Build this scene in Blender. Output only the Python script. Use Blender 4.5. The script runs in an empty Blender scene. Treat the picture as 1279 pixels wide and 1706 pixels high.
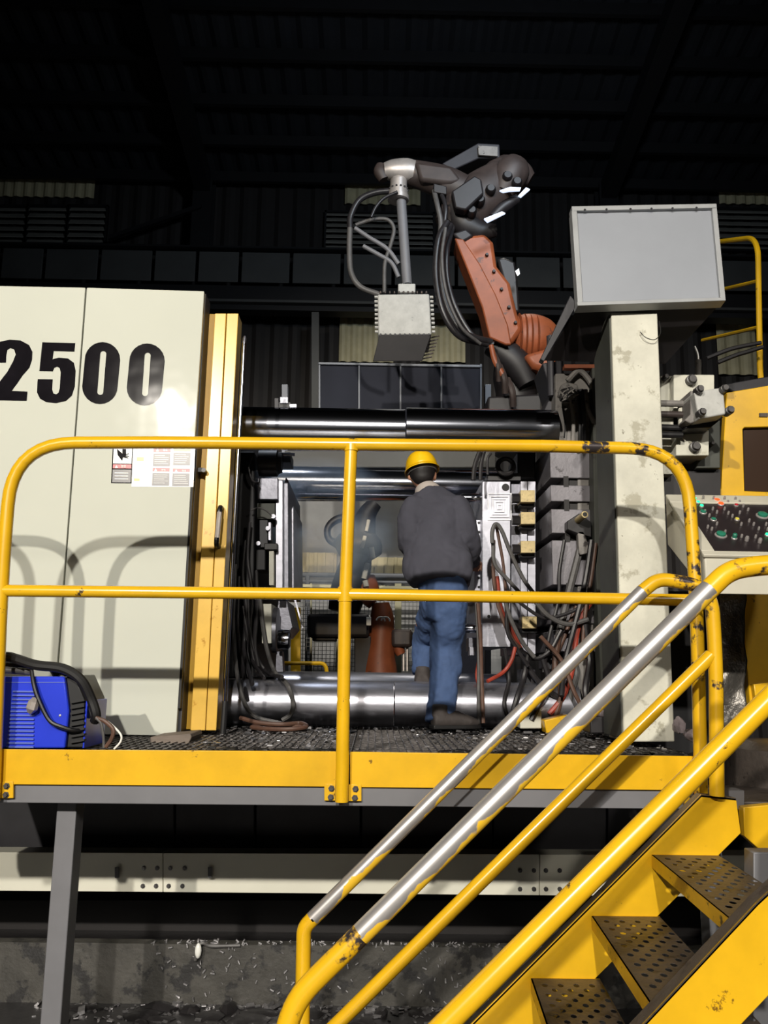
import bpy, math, random
from mathutils import Vector, Matrix, noise
C = bpy.context.scene.collection
SC = bpy.context.scene
rnd = random.Random(7)
# ------------------------------------------------------------------ camera
W_, H_, F_ = 1279, 1706, 1430.0
CAM = Vector((0, 0, .33))
PITCH, ROLL, YAW = math.atan(262 / F_), .0135, math.radians(.5)
RM = Matrix.Rotation(-YAW, 3, 'Z') @ Matrix.Rotation(math.pi / 2 + PITCH, 3, 'X') @ Matrix.Rotation(ROLL, 3, 'Z')
cd = bpy.data.cameras.new('camera'); cam = bpy.data.objects.new('camera', cd); C.objects.link(cam)
cam.matrix_world = Matrix.Translation(CAM) @ RM.to_4x4()
cd.sensor_fit = 'VERTICAL'; cd.sensor_height = 36; cd.lens = F_ / H_ * 36; cd.clip_start = .05; cd.clip_end = 200
SC.camera = cam
# ------------------------------------------------------------------ world and lights
wd = bpy.data.worlds.new('night'); SC.world = wd; wd.use_nodes = True
wd.node_tree.nodes['Background'].inputs[0].default_value = (.80, .90, 1, 1)
wd.node_tree.nodes['Background'].inputs[1].default_value = .009
SC.view_settings.view_transform = 'Standard'; SC.view_settings.look = 'None'
SC.view_settings.gamma = 1; SC.view_settings.use_curve_mapping = False; SC.view_settings.exposure = 0.0
def spot(name, loc, target, power, half, blend, radius, col):
    l = bpy.data.lights.new(name, 'SPOT'); o = bpy.data.objects.new(name, l); C.objects.link(o)
    l.energy = power; l.spot_size = 2 * math.radians(half); l.spot_blend = blend; l.shadow_soft_size = radius; l.color = col
    o.location = loc; o.rotation_euler = (Vector(target) - Vector(loc)).to_track_quat('-Z', 'Y').to_euler(); return o
# two high-bay lamps of the hall, behind the photographer
spot('high_bay_or_fill', (-4.6, -10, 5.9), (0, 4.2, .2), 6000, 24, .75, .11, (1, .93, .82))
spot('high_bay_or_fill', (-.6, -10, 6.0), (.2, 4.2, .1), 6000, 24, .75, .16, (1, .95, .86))
spot('high_bay_or_fill', (6.5, -9, 6.6), (1.6, 4.2, 0), 1100, 26, .8, .45, (1, .93, .82))  # unseen fill spot added to lift the right side, not a hall lamp
# lamps of the machine's inside and of the bay behind it
spot('machine_work_lamp', (-.9, 5.9, 3.6), (-.2, 6.3, .2), 130, 32, .8, .10, (.80, .88, 1))
spot('rear_bay_lamp', (1.5, 8.2, 7.0), (.2, 11.0, .2), 420, 50, .8, .25, (1, .96, .86))
spot('back_wall_spot', (1.5, 4, 5.2), (1.0, 12.5, 5.6), 330, 56, 1, .3, (.75, .87, 1))  # unseen spot aimed at the back wall to brighten it
# ------------------------------------------------------------------ geometry helpers
def P(px, py, Y):
    d = RM @ Vector(((px - W_ / 2) / F_, (H_ / 2 - py) / F_, -1))
    return CAM + d * ((Y - CAM.y) / d.y)
def PP(px, py, p0, n):
    d = RM @ Vector(((px - W_ / 2) / F_, (H_ / 2 - py) / F_, -1))
    return CAM + d * ((p0 - CAM).dot(n) / d.dot(n))
def crom(pts, sub=6):
    pts = [Vector(p) for p in pts]
    if len(pts) < 3: return pts
    q = [pts[0] * 2 - pts[1]] + pts + [pts[-1] * 2 - pts[-2]]; out = []
    for i in range(1, len(q) - 2):
        a, b, c, d = q[i - 1:i + 3]
        for k in range(sub):
            t = k / sub
            out.append(.5 * ((2 * b) + (c - a) * t + (2 * a - 5 * b + 4 * c - d) * t * t + (3 * b - a - 3 * c + d) * t ** 3))
    out.append(pts[-1]); return out
def rounded(pts, r=.1, n=5):
    """polyline with each inner corner turned into an arc"""
    pts = [Vector(p) for p in pts]; out = [pts[0]]
    for i in range(1, len(pts) - 1):
        a, b, c = pts[i - 1:i + 2]; u = (a - b); v = (c - b); k = min(r, u.length * .49, v.length * .49)
        p = b + u.normalized() * k; q = b + v.normalized() * k
        for j in range(n + 1):
            t = j / n; out.append(p * (1 - t) ** 2 + b * 2 * t * (1 - t) + q * t * t)
    out.append(pts[-1]); return out
WP = {}
class B:
    def __init__(s): s.v = []; s.f = []
    def add(s, vs, fs):
        k = len(s.v); s.v += [Vector(v) for v in vs]; s.f += [tuple(i + k for i in f) for f in fs]; return s
    def box(s, a, b):
        (x0, y0, z0), (x1, y1, z1) = a, b
        return s.hexa([(x0, y0, z0), (x1, y0, z0), (x1, y0, z1), (x0, y0, z1)], Vector((0, y1 - y0, 0)))
    def cbox(s, c, d, M=None):
        c = Vector(c); vs = []
        for z in (-1, 1):
            for x, y in ((-1, -1), (1, -1), (1, 1), (-1, 1)):
                p = Vector((x * d[0] / 2, y * d[1] / 2, z * d[2] / 2)); vs.append(c + (M @ p if M else p))
        return s.add(vs, [(3, 2, 1, 0), (4, 5, 6, 7), (0, 1, 5, 4), (1, 2, 6, 5), (2, 3, 7, 6), (3, 0, 4, 7)])
    def hexa(s, front, ext):
        n = len(front); vs = [Vector(p) for p in front] + [Vector(p) + Vector(ext) for p in front]
        return s.add(vs, [tuple(range(n)), tuple(range(2 * n - 1, n - 1, -1))] + [(i + n, (i + 1) % n + n, (i + 1) % n, i) for i in range(n)])
    def poly(s, pp, Y, d): return s.hexa([P(x, y, Y) for x, y in pp], (0, d, 0))
    def rect(s, x0, y0, x1, y1, Y, d): return s.poly([(x0, y0), (x1, y0), (x1, y1), (x0, y1)], Y, d)
    def loft(s, pts, rads, n=12, caps=True, ref=(0, 1, 0)):
        pts = [Vector(p) for p in pts]; vs = []; fs = []; ref = Vector(ref).normalized()
        for i, p in enumerate(pts):
            t = (pts[min(i + 1, len(pts) - 1)] - pts[max(i - 1, 0)])
            if t.length < 1e-9: t = Vector((0, 0, 1))
            t.normalize(); u = ref - t * ref.dot(t)
            if u.length < .05: u = Vector((1, 0, .01)) - t * t.x
            u.normalize(); w = t.cross(u); ref2 = u
            r = rads[i] if isinstance(rads, list) else rads
            if not isinstance(r, (list, tuple)): r = (r, r)
            for k in range(n):
                a = 2 * math.pi * k / n; vs.append(p + w * math.cos(a) * r[0] + u * math.sin(a) * r[1])
        m = len(pts)
        for i in range(m - 1):
            for k in range(n):
                fs.append((i * n + k, i * n + (k + 1) % n, (i + 1) * n + (k + 1) % n, (i + 1) * n + k))
        if caps: fs += [tuple(range(n - 1, -1, -1)), tuple((m - 1) * n + k for k in range(n))]
        return s.add(vs, fs)
    def cyl(s, a, b, r, n=16, r2=None): return s.loft([a, b], [r, r if r2 is None else r2], n)
    def tube(s, pp, r, n=8, sub=5): return s.loft(crom([P(*p) for p in pp], sub), r, n)
    def ball(s, c, r, n=14, m=8):
        c = Vector(c); r = r if isinstance(r, (list, tuple)) else (r, r, r); vs = []; fs = []
        for i in range(m + 1):
            th = math.pi * i / m
            for k in range(n):
                a = 2 * math.pi * k / n; vs.append(c + Vector((math.sin(th) * math.cos(a) * r[0], math.sin(th) * math.sin(a) * r[1], math.cos(th) * r[2])))
        for i in range(m):
            for k in range(n): fs.append((i * n + k, (i + 1) * n + k, (i + 1) * n + (k + 1) % n, i * n + (k + 1) % n))
        return s.add(vs, fs)
    def lathe(s, a, b, prof, n=20):
        """prof: (t along a-b, radius)"""
        a, b = Vector(a), Vector(b); return s.loft([a + (b - a) * t for t, r in prof], [r for t, r in prof], n, ref=(.13, .2, 1))
    def build(s, name, m, parent=None, bev=0, smooth=35, label=None, cat=None, group=None, kind=None):
        lo = [min(v[i] for v in s.v) for i in range(3)]; hi = [max(v[i] for v in s.v) for i in range(3)]
        c = Vector(((lo[0] + hi[0]) / 2, (lo[1] + hi[1]) / 2, lo[2]))
        me = bpy.data.meshes.new(name); me.from_pydata([v - c for v in s.v], [], s.f); me.materials.append(m)
        if smooth:
            me.shade_smooth(); me.set_sharp_from_angle(angle=math.radians(smooth))
        me.validate()
        o = bpy.data.objects.new(name, me); C.objects.link(o)
        if parent is not None: o.parent = parent; o.location = c - WP[parent]
        else: o.location = c
        WP[o] = c
        if bev:
            b = o.modifiers.new('bevel', 'BEVEL'); b.width = bev; b.segments = 2; b.limit_method = 'ANGLE'; b.angle_limit = math.radians(50)
        return tag(o, label, cat, group, kind)
def tag(o, label=None, cat=None, group=None, kind=None):
    if label: o['label'] = label
    if cat: o['category'] = cat
    if group: o['group'] = group
    if kind: o['kind'] = kind
    return o
def thing(name, loc, label, cat, group=None):
    o = bpy.data.objects.new(name, None); C.objects.link(o); o.location = loc; o.empty_display_size = .1; WP[o] = Vector(loc)
    return tag(o, label, cat, group)
def copy_thing(t, off, label):
    def rec(o, par):
        c = o.copy(); C.objects.link(c); c.parent = par
        for ch in kids[o]: rec(ch, c)
        return c
    kids = {}
    for o in list(bpy.data.objects):
        kids.setdefault(o, [])
        if o.parent: kids.setdefault(o.parent, []).append(o)
    r = rec(t, None); r.location = t.location + Vector(off); r['label'] = label; return r
# ------------------------------------------------------------------ materials
def lin(c):
    return tuple(((x / 255) / 12.92 if x / 255 <= .04045 else ((x / 255 + .055) / 1.055) ** 2.4) for x in c) + (1,)
def mat(name, col, rough=.5, metal=0, var=0, vscale=6, col2=None, thr=None, bump=0, bscale=40, bdet=5, stretch=None, emit=0, spec=None, rough2=None, metal2=None, col3=None, thr3=.62, s3=25, coat=0):
    m = bpy.data.materials.new(name); m.use_nodes = True; N = m.node_tree.nodes; L = m.node_tree.links; b = N['Principled BSDF']
    c1 = lin(col); b.inputs['Base Color'].default_value = c1; b.inputs['Roughness'].default_value = rough; b.inputs['Metallic'].default_value = metal
    if spec is not None: b.inputs['Specular IOR Level'].default_value = spec
    if coat: b.inputs['Coat Weight'].default_value = coat; b.inputs['Coat Roughness'].default_value = .12
    if emit: b.inputs['Emission Color'].default_value = c1; b.inputs['Emission Strength'].default_value = emit
    tc = N.new('ShaderNodeNewGeometry'); mp = N.new('ShaderNodeMapping'); L.new(tc.outputs['Position'], mp.inputs[0])
    if stretch: mp.inputs['Scale'].default_value = stretch
    def nz(scale, det=5, rg=.6):
        n = N.new('ShaderNodeTexNoise'); n.inputs['Scale'].default_value = scale; n.inputs['Detail'].default_value = det; n.inputs['Roughness'].default_value = rg
        L.new(mp.outputs[0], n.inputs['Vector']); return n.outputs[0]
    def ramp(src, a, c):
        r = N.new('ShaderNodeMapRange'); r.inputs[1].default_value = a; r.inputs[2].default_value = c; L.new(src, r.inputs[0]); return r.outputs[0]
    def mix(f, a, c):
        x = N.new('ShaderNodeMix'); x.data_type = 'RGBA'; L.new(f, x.inputs[0])
        for i, q in ((6, a), (7, c)):
            if hasattr(q, 'node'): L.new(q, x.inputs[i])
            else: x.inputs[i].default_value = q
        return x.outputs[2]
    cur = c1
    if var:
        cur = mix(ramp(nz(vscale), .3, .7), tuple(x * (1 - var) for x in c1[:3]) + (1,), tuple(min(1, x * (1 + var * .6)) for x in c1[:3]) + (1,))
    if col2:
        t = thr or .55; f = ramp(nz(vscale * 1.7, 7, .65), t, t + .05); cur = mix(f, cur, lin(col2))
        for nm, v1, v2 in (('Roughness', rough, rough2), ('Metallic', metal, metal2)):
            if v2 is not None:
                r = N.new('ShaderNodeMapRange'); r.inputs[3].default_value = v1; r.inputs[4].default_value = v2; L.new(f, r.inputs[0]); L.new(r.outputs[0], b.inputs[nm])
    if col3: cur = mix(ramp(nz(s3, 6, .7), thr3, thr3 + .04), cur, lin(col3))
    if hasattr(cur, 'node'): L.new(cur, b.inputs['Base Color'])
    if bump:
        bp = N.new('ShaderNodeBump'); bp.inputs['Strength'].default_value = bump; bp.inputs['Distance'].default_value = .01
        L.new(nz(bscale, bdet), bp.inputs['Height']); L.new(bp.outputs[0], b.inputs['Normal'])
    return m
YEL = (226, 176, 26)
M = dict(
    yellow=mat('yellow_paint', YEL, .32, var=.20, vscale=3, col3=(120, 84, 22), thr3=.64, s3=11),
    yellow_worn=mat('yellow_paint_scuffed', YEL, .35, var=.2, vscale=4, col2=(48, 36, 22), thr=.585, col3=(90, 60, 20), thr3=.62, s3=30),
    yellow_rail=mat('yellow_rail_paint', YEL, .26, var=.12, vscale=5, col3=(60, 50, 40), thr3=.66, s3=14, coat=.3),
    yellow_chip=mat('yellow_rail_chipped', YEL, .3, var=.12, vscale=5, col2=(70, 64, 66), thr=.56, rough2=.35, metal2=.6),
    rail_steel=mat('handrail_worn_to_steel', (200, 196, 190), .24, 1, var=.15, vscale=8, col2=(235, 178, 30), thr=.555, rough2=.4, metal2=0, col3=(60, 58, 56), thr3=.64, s3=20),
    cream=mat('cream_enamel', (204, 206, 194), .07, var=.035, vscale=1.2, bump=.30, bscale=3.2, bdet=2, spec=.2),
    cream_dirty=mat('cream_paint_dirty', (205, 203, 188), .5, var=.22, vscale=4, col2=(168, 164, 146), thr=.56, col3=(120, 115, 100), thr3=.66, s3=16, bump=.15, bscale=30),
    post=mat('warm_yellow_post', (228, 184, 84), .25, var=.1, vscale=6, col2=(190, 140, 50), thr=.62),
    post_d=mat('ochre_post_flange', (196, 150, 30), .4, var=.1, vscale=6),
    black=mat('black_plastic', (22, 22, 24), .4), blackm=mat('black_matte_rubber', (16, 15, 16), .6, var=.3),
    hose=mat('black_hose', (40, 38, 40), .35, var=.3, vscale=20), hose_g=mat('dusty_grey_hose', (84, 82, 81), .5, var=.3, vscale=20),
    hose_r=mat('orange_hose', (158, 62, 46), .45, var=.3, vscale=16), hose_b=mat('brown_hose', (92, 66, 54), .5, var=.3, vscale=20),
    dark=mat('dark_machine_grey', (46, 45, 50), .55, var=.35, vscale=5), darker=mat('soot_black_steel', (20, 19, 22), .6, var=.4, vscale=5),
    casting=mat('grey_casting', (122, 119, 124), .42, .3, var=.2, vscale=5, col2=(48, 44, 46), thr=.60, bump=.12, bscale=60),
    dirty=mat('grimy_grey_paint', (128, 124, 120), .6, var=.35, vscale=6, col2=(48, 42, 40), thr=.57, bump=.25, bscale=25),
    green_d=mat('dark_green_grey', (70, 72, 66), .6, var=.3, vscale=4, col2=(44, 40, 40), thr=.62),
    chrome=mat('polished_chrome', (205, 208, 220), .13, 1, var=.12, vscale=8, stretch=(.3, 4, 4)),
    chrome_d=mat('oily_chrome', (190, 190, 200), .3, .9, var=.35, vscale=7, stretch=(.5, 3, 3), bump=.05, bscale=30),
    steel=mat('bright_machined_steel', (176, 176, 186), .40, .6, var=.16, vscale=7, bump=.08, bscale=60, stretch=(1, 1, 3)),
    steel_e=mat('milled_ridge_steel', (250, 250, 255), .25, .3),
    steel_d=mat('dull_steel', (120, 120, 128), .4, .8, var=.3, vscale=9, bump=.1),
    brass=mat('bronze_clamp', (190, 170, 122), .4, .25, var=.2, vscale=40, col2=(120, 110, 80), thr=.6),
    bolt=mat('grey_bolt', (84, 82, 82), .45, .6, var=.3, vscale=40),
    beam=mat('grey_steel_beam', (112, 112, 116), .5, var=.1, vscale=5, col3=(190, 190, 190), thr3=.75, s3=40),
    deckm=mat('oily_grating_steel', (84, 80, 78), .35, .5, var=.4, vscale=12, bump=.3, bscale=50),
    chip=mat('metal_chips', (170, 168, 170), .3, .8, var=.3, vscale=60),
    tread=mat('greasy_tread_plate', (76, 69, 64), .42, .25, var=.3, vscale=10, col2=(52, 46, 42), thr=.58, bump=.3, bscale=40),
    wall=mat('corrugated_wall_dark', (44, 40, 38), .7, var=.3, vscale=1), roof=mat('corrugated_roof_dark', (38, 39, 43), .7, var=.3, vscale=1),
    sheet=mat('translucent_cream_sheet', (206, 196, 158), .6, var=.2, vscale=3), louv=mat('louver_grey', (150, 147, 138), .6, var=.2, vscale=2),
    panel=mat('walkway_grey_panel', (84, 84, 82), .6, var=.15, vscale=2), frame_d=mat('frame_dark', (24, 23, 25), .6, var=.2),
    board=mat('galvanised_board', (150, 154, 162), .45, .2, var=.07, vscale=2), board_f=mat('board_edge_grey', (160, 162, 164), .5, .2, var=.1, vscale=9),
    orange=mat('robot_orange', (146, 78, 46), .5, var=.25, vscale=6, col2=(92, 58, 46), thr=.60),
    robot_d=mat('robot_sooty_brown', (62, 52, 49), .55, var=.4, vscale=6, col2=(110, 88, 70), thr=.66),
    robot_k=mat('robot_black', (32, 29, 31), .5, var=.4, vscale=8), robot_s=mat('robot_silver', (186, 178, 172), .4, .5, var=.25, vscale=10),
    spray=mat('chalky_white_block', (186, 186, 182), .6, var=.14, vscale=14, col2=(150, 150, 148), thr=.64, bump=.3),
    mull=mat('mullion_grey', (112, 115, 122), .5, .2), glassd=mat('blue_grey_pane', (44, 46, 56), .6, var=.12, vscale=2, spec=.1),
    farwall=mat('far_pale_wall', (150, 150, 150), .6, var=.2, vscale=2), fence=mat('fence_cream', (214, 208, 170), .5), wire=mat('wire_mesh', (110, 112, 112), .5),
    blue=mat('blue_enamel', (38, 60, 205), .28, var=.08, vscale=4), blue_l=mat('blue_louver', (92, 108, 190), .35),
    ink=mat('black_print', (24, 22, 26), .10, var=.2, vscale=12, spec=.10, bump=.30, bscale=3.2, bdet=2), paper=mat('white_sticker', (232, 232, 226), .22), red=mat('red_print', (188, 48, 60), .3),
    grey_p=mat('grey_print', (86, 84, 88), .3, var=.1, vscale=40), yel_p=mat('yellow_print', (226, 214, 90), .3),
    console=mat('console_beige', (196, 192, 176), .45, var=.08, vscale=6), cpanel=mat('console_black_face', (44, 38, 40), .35, var=.2, vscale=20),
    led_g=mat('green_lamp', (40, 255, 150), .3, emit=1.6), led_r=mat('red_lamp', (255, 60, 25), .3, emit=3), glint_w=mat('white_reflection_glow', (215, 230, 255), .3, emit=1.0),  # the white one is a glow imitating reflections, not a lamp
    green_b=mat('green_button', (40, 120, 96), .4), knob=mat('knob_grey', (168, 162, 160), .35, .4), window=mat('dark_window', (58, 44, 36), .12),
    foil=mat('greasy_metal_sheet', (128, 124, 118), .3, .7, var=.35, vscale=9, bump=.9, bscale=22),
    wood=mat('weathered_wood', (120, 108, 98), .7, var=.3, vscale=10, stretch=(1, 6, 6)), rag=mat('grey_rag', (150, 138, 142), .8, var=.3, vscale=30, bump=.4),
    concrete=mat('wet_dirty_concrete', (72, 70, 66), .45, var=.4, vscale=5, col2=(40, 39, 39), thr=.54, bump=.6, bscale=14),
    floor=mat('oily_black_floor', (38, 36, 37), .35, var=.5, vscale=3, bump=.5, bscale=8),
    strip=mat('cream_base_beam', (224, 222, 206), .4, var=.06, vscale=3),
    jacket=mat('charcoal_work_jacket', (66, 66, 76), .9, var=.16, vscale=6, bump=.3, bscale=9), jeans=mat('blue_denim', (66, 88, 128), .85, var=.25, vscale=9, bump=.35, bscale=14),
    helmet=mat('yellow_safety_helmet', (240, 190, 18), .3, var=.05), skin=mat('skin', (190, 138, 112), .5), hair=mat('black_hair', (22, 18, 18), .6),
    boot=mat('dark_dusty_boot', (66, 60, 58), .75, var=.3, vscale=20, bump=.2), collar=mat('light_shirt', (176, 166, 158), .8),
)
def worn_rail():
    m = M['rail_steel']; N = m.node_tree.nodes; L = m.node_tree.links; b = N['Principled BSDF']
    for l in list(b.inputs['Base Color'].links) + list(b.inputs['Roughness'].links) + list(b.inputs['Metallic'].links): L.remove(l)
    g = N.new('ShaderNodeNewGeometry'); sx = N.new('ShaderNodeSeparateXYZ'); L.new(g.outputs['Normal'], sx.inputs[0])
    n = N.new('ShaderNodeTexNoise'); n.inputs['Scale'].default_value = 7; n.inputs['Detail'].default_value = 6; L.new(g.outputs['Position'], n.inputs['Vector'])
    ma = N.new('ShaderNodeMath'); ma.operation = 'MULTIPLY_ADD'; ma.inputs[1].default_value = 3.2; L.new(n.outputs[0], ma.inputs[0]); L.new(sx.outputs[2], ma.inputs[2])
    r = N.new('ShaderNodeMapRange'); r.inputs[1].default_value = 1.12; r.inputs[2].default_value = 1.2; L.new(ma.outputs[0], r.inputs[0])   # 0 = paint kept, 1 = rubbed to steel
    x = N.new('ShaderNodeMix'); x.data_type = 'RGBA'; L.new(r.outputs[0], x.inputs[0]); x.inputs[6].default_value = lin((232, 186, 48)); x.inputs[7].default_value = lin((196, 192, 190)); L.new(x.outputs[2], b.inputs['Base Color'])
    q = N.new('ShaderNodeMapRange'); L.new(r.outputs[0], q.inputs[0]); q.inputs[3].default_value = 0; q.inputs[4].default_value = .7; L.new(q.outputs[0], b.inputs['Metallic'])
    b.inputs['Roughness'].default_value = .36
worn_rail()
# ================================================================== SETTING
GZ = -1.25
b = B().box((-16, -14, GZ - .2), (16, 15, GZ)); b.build('floor', M['floor'], kind='structure', label='oily black concrete hall floor')
def corrug(name, pts_a, pts_b, n, amp, m, nrm, **kw):
    """corrugated sheet between two edges (a: start line, b: end line), n ridges"""
    a0, a1 = map(Vector, pts_a); b0, b1 = map(Vector, pts_b); vs = []; fs = []; nrm = Vector(nrm)
    k = n * 4 + 1
    for i in range(k):
        t = i / (k - 1); h = (0, 1, 1, 0)[i % 4] * amp
        for p, q in ((a0, a1), (b0, b1)): vs.append(p + (q - p) * t + nrm * h)
    for i in range(k - 1): fs.append((2 * i, 2 * i + 2, 2 * i + 3, 2 * i + 1))
    bb = B().add(vs, fs); o = bb.build(name, m, smooth=0, **kw); s = o.modifiers.new('thick', 'SOLIDIFY'); s.thickness = .008; return o
YB = 13.0
corrug('wall_back', ((-16, YB, GZ), (16, YB, GZ)), ((-16, YB, 8.2), (16, YB, 8.2)), 110, .04, M['wall'], (0, -1, 0), kind='structure')
corrug('ceiling', ((-16, YB + .1, 8.2), (16, YB + .1, 8.2)), ((-16, -14, 12.6), (16, -14, 12.6)), 110, .05, M['roof'], (0, 0, -1), kind='structure')
corrug('wall_left', ((-16, -14, GZ), (-16, YB, GZ)), ((-16, -14, 12.6), (-16, YB, 8.2)), 60, .04, M['wall'], (1, 0, 0), kind='structure')
corrug('wall_right', ((16, -14, GZ), (16, YB, GZ)), ((16, -14, 12.6), (16, YB, 8.2)), 60, .04, M['wall'], (-1, 0, 0), kind='structure')
# purlins and rafters under the roof
for i in range(9):
    y = YB - .35 - i * .78; z = 8.2 + (YB - y) * .163 - .13
    B().box((-15.5, y, z - .10), (15.5, y + .07, z + .07)).build('trim_%d' % (i + 1), M['frame_d'], kind='structure', label='roof purlin' if i == 0 else None)
for px in (340, 1010, -330):
    x = P(px, 330, YB - .4).x
    t = thing('steel_column', (x, YB - .45, GZ), {340: 'dark steel column behind the cream machine door, at the hall back wall', 1010: 'dark steel column behind the grey board at the back wall', -330: 'dark steel column beside the outermost louvre window'}[px], 'column')
    c = B(); c.box((x - .15, YB - .55, GZ), (x + .15, YB - .53, 8.0)); c.box((x - .15, YB - .27, GZ), (x + .15, YB - .25, 8.0)); c.box((x - .012, YB - .53, GZ), (x + .012, YB - .27, 8.0)); c.build('flange_shaft', M['frame_d'], t)
    r = B(); r.hexa([(x - .12, YB - .4, 7.7), (x + .12, YB - .4, 7.7), (x + .12, YB - .4, 7.98), (x - .12, YB - .4, 7.98)], (0, -9, 1.45)); r.build('rafter', M['frame_d'], t)
# translucent sheets, louvre windows in the back wall
nwin = [0]
def sheet(x0, y0, x1, y1):
    nwin[0] += 1; a = P(x0, y0, YB - .08); c = P(x1, y1, YB - .08)
    n = max(3, int((c.x - a.x) / .16))
    corrug('window_%d' % nwin[0], ((a.x, YB - .08, c.z), (c.x, YB - .08, c.z)), ((a.x, YB - .08, a.z), (c.x, YB - .08, a.z)), n, .03, M['sheet'], (0, -1, 0), kind='structure', label='translucent cream corrugated sheet')
for a in ((-60, 288, 156, 330), (575, 300, 700, 342), (1196, 306, 1330, 342), (566, 526, 655, 604), (700, 526, 775, 604), (1192, 540, 1262, 625), (480, 916, 560, 954), (620, 920, 690, 956)): sheet(*a)
def louvre(x0, y0, x1, y1, n):
    nwin[0] += 1; a = P(x0, y0, YB - .12); c = P(x1, y1, YB - .12)
    f = B(); w = .03
    f.box((a.x, YB - .14, c.z), (a.x + w, YB - .06, a.z)); f.box((c.x - w, YB - .14, c.z), (c.x, YB - .06, a.z)); f.box((a.x, YB - .14, a.z - w), (c.x, YB - .06, a.z)); f.box((a.x, YB - .14, c.z), (c.x, YB - .06, c.z + w))
    wdw = f.build('window_%d' % nwin[0], M['frame_d'], kind='structure', label='louvre window')
    for i in range(n):
        z = c.z + (a.z - c.z) * (i + .5) / n; h = (a.z - c.z) / n * .42
        B().hexa([(a.x, YB - .13, z - h), (c.x, YB - .13, z - h), (c.x, YB - .13, z - h + .012), (a.x, YB - .13, z - h + .012)], (0, .06, h * 1.8)).build('slat', M['louv'], wdw, smooth=0)
louvre(541, 351, 724, 419, 7); louvre(1150, 345, 1330, 420, 7)
for x0, x1 in ((-40, 42), (46, 110), (114, 176)): louvre(x0, 341, x1, 408, 6)
# crane walkway with grey panels
za, zb = P(640, 424, 12.3).z, P(640, 474, 12.3).z
t = thing('crane_walkway', (0, 12.3, zb - .3), 'long raised walkway of grey panels crossing the hall behind the robot', 'walkway')
xs = [-330, -240, -150, -75, 0, 73, 165, 255, 328, 400, 485, 570, 655, 760, 857, 935, 1020, 1110, 1200, 1290, 1380]
for i in range(len(xs) - 1):
    B().box((P(xs[i], 440, 12.3).x + .025, 12.3, zb), (P(xs[i + 1], 440, 12.3).x - .025, 12.33, za)).build('panel', M['panel'], t, bev=.008)
B().box((-12, 12.36, zb - .42), (12, 12.6, zb - .03)).build('girder', M['frame_d'], t)
B().box((-12, 12.25, zb - .34), (12, 12.35, zb - .30)).build('rail', M['panel'], t)
B().box((-12, 12.2, za + .02), (12, 12.5, za + .05)).build('deck_plate', M['frame_d'], t)
B().hexa([P(180, 398, 12.4), P(180, 392, 12.4), P(335, 338, 12.4), P(335, 345, 12.4)], (0, .06, 0)).build('diagonal_brace', M['frame_d'], label='thin dark diagonal brace meeting the column at the back wall', cat='brace')
for x in (524,):
    B().rect(519, 520, 531, 700, 12.2, .12).build('wall_post', M['panel'], label='slim grey upright at the back wall above the moving die half', cat='post')
# ================================================================== PLATFORM
YD = 3.5
plat = thing('work_platform', (0, YD, 0), 'long steel platform with yellow toe board and grating along the machine', 'platform')
B().poly([(-260, 1246.5), (568, 1252), (568, 1311), (-260, 1305)], YD, .012).build('toe_board', M['yellow'], plat, bev=.002)
B().poly([(583, 1252.5), (1160, 1260), (1160, 1317), (583, 1311.5)], YD, .012).build('toe_board', M['yellow'], plat, bev=.002, label='yellow toe board streaked with dark drips')
B().poly([(-260, 1304), (1240, 1317), (1240, 1349), (-260, 1335)], YD + .015, .09).build('edge_beam', M['beam'], plat, bev=.003)
x0, x1 = P(-260, 1250, YD).x, P(1180, 1250, YD).x
B().box((x0, YD + .02, -.10), (x1, 5.28, -.05)).build('deck_tray', M['darker'], plat)
# grating: bearing bars and cross rods, one joined part (bars are a few pixels wide)
g = B(); x = x0
while x < x1:
    g.box((x, YD + .014, -.035), (x + .004, 5.27, -.002)); x += .033
for i in range(18): y = YD + .02 + i * .1; g.box((x0, y, -.012), (x1, y + .006, -.004))
g.build('grating', M['deckm'], plat, smooth=0, kind='stuff')
B().box((x0, 5.27, -.08), (x1, 5.30, .004)).build('rear_angle', M['steel_d'], plat)
for i in range(4):
    xx = x0 + .9 + i * 1.15; B().box((xx, YD + .2, -.22), (xx + .06, 4.6, -.1)).build('joist', M['darker'], plat)
c = B()
for i in range(900):
    x = rnd.uniform(x0 + 1.3, x1); y = YD + .03 + 1.6 * rnd.random() ** .7
    if P(585, 1200, 4).x < x < P(700, 1200, 4).x and rnd.random() < .9: continue
    s = rnd.uniform(.003, .011) * (2 if rnd.random() < .05 else 1); a = rnd.random() * 3
    R = Matrix.Rotation(a, 3, 'Z') @ Matrix.Rotation(rnd.uniform(-.6, .6), 3, 'X'); c.cbox((x, y, .001 + s * .4), (s * 2.2, s, s * .6), R)
c.build('metal_chips', M['chip'], smooth=0, label='loose bright metal chips scattered over the platform grating', cat='metal chips', kind='stuff')
c = B()
for i in range(260):
    x = rnd.uniform(x0 + 1.4, x1)
    if P(585, 1200, 4).x < x < P(700, 1200, 4).x: continue
    y = rnd.uniform(YD + .03, YD + .16) if rnd.random() < .6 else rnd.uniform(4.6, 5.2)
    c.ball((x, y, 0), (rnd.uniform(.01, .04), .02, rnd.uniform(.004, .014)), 6, 4)
c.build('black_sludge', M['blackm'], label='clotted black dirt along the edge of the platform grating', cat='dirt', kind='stuff')
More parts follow.
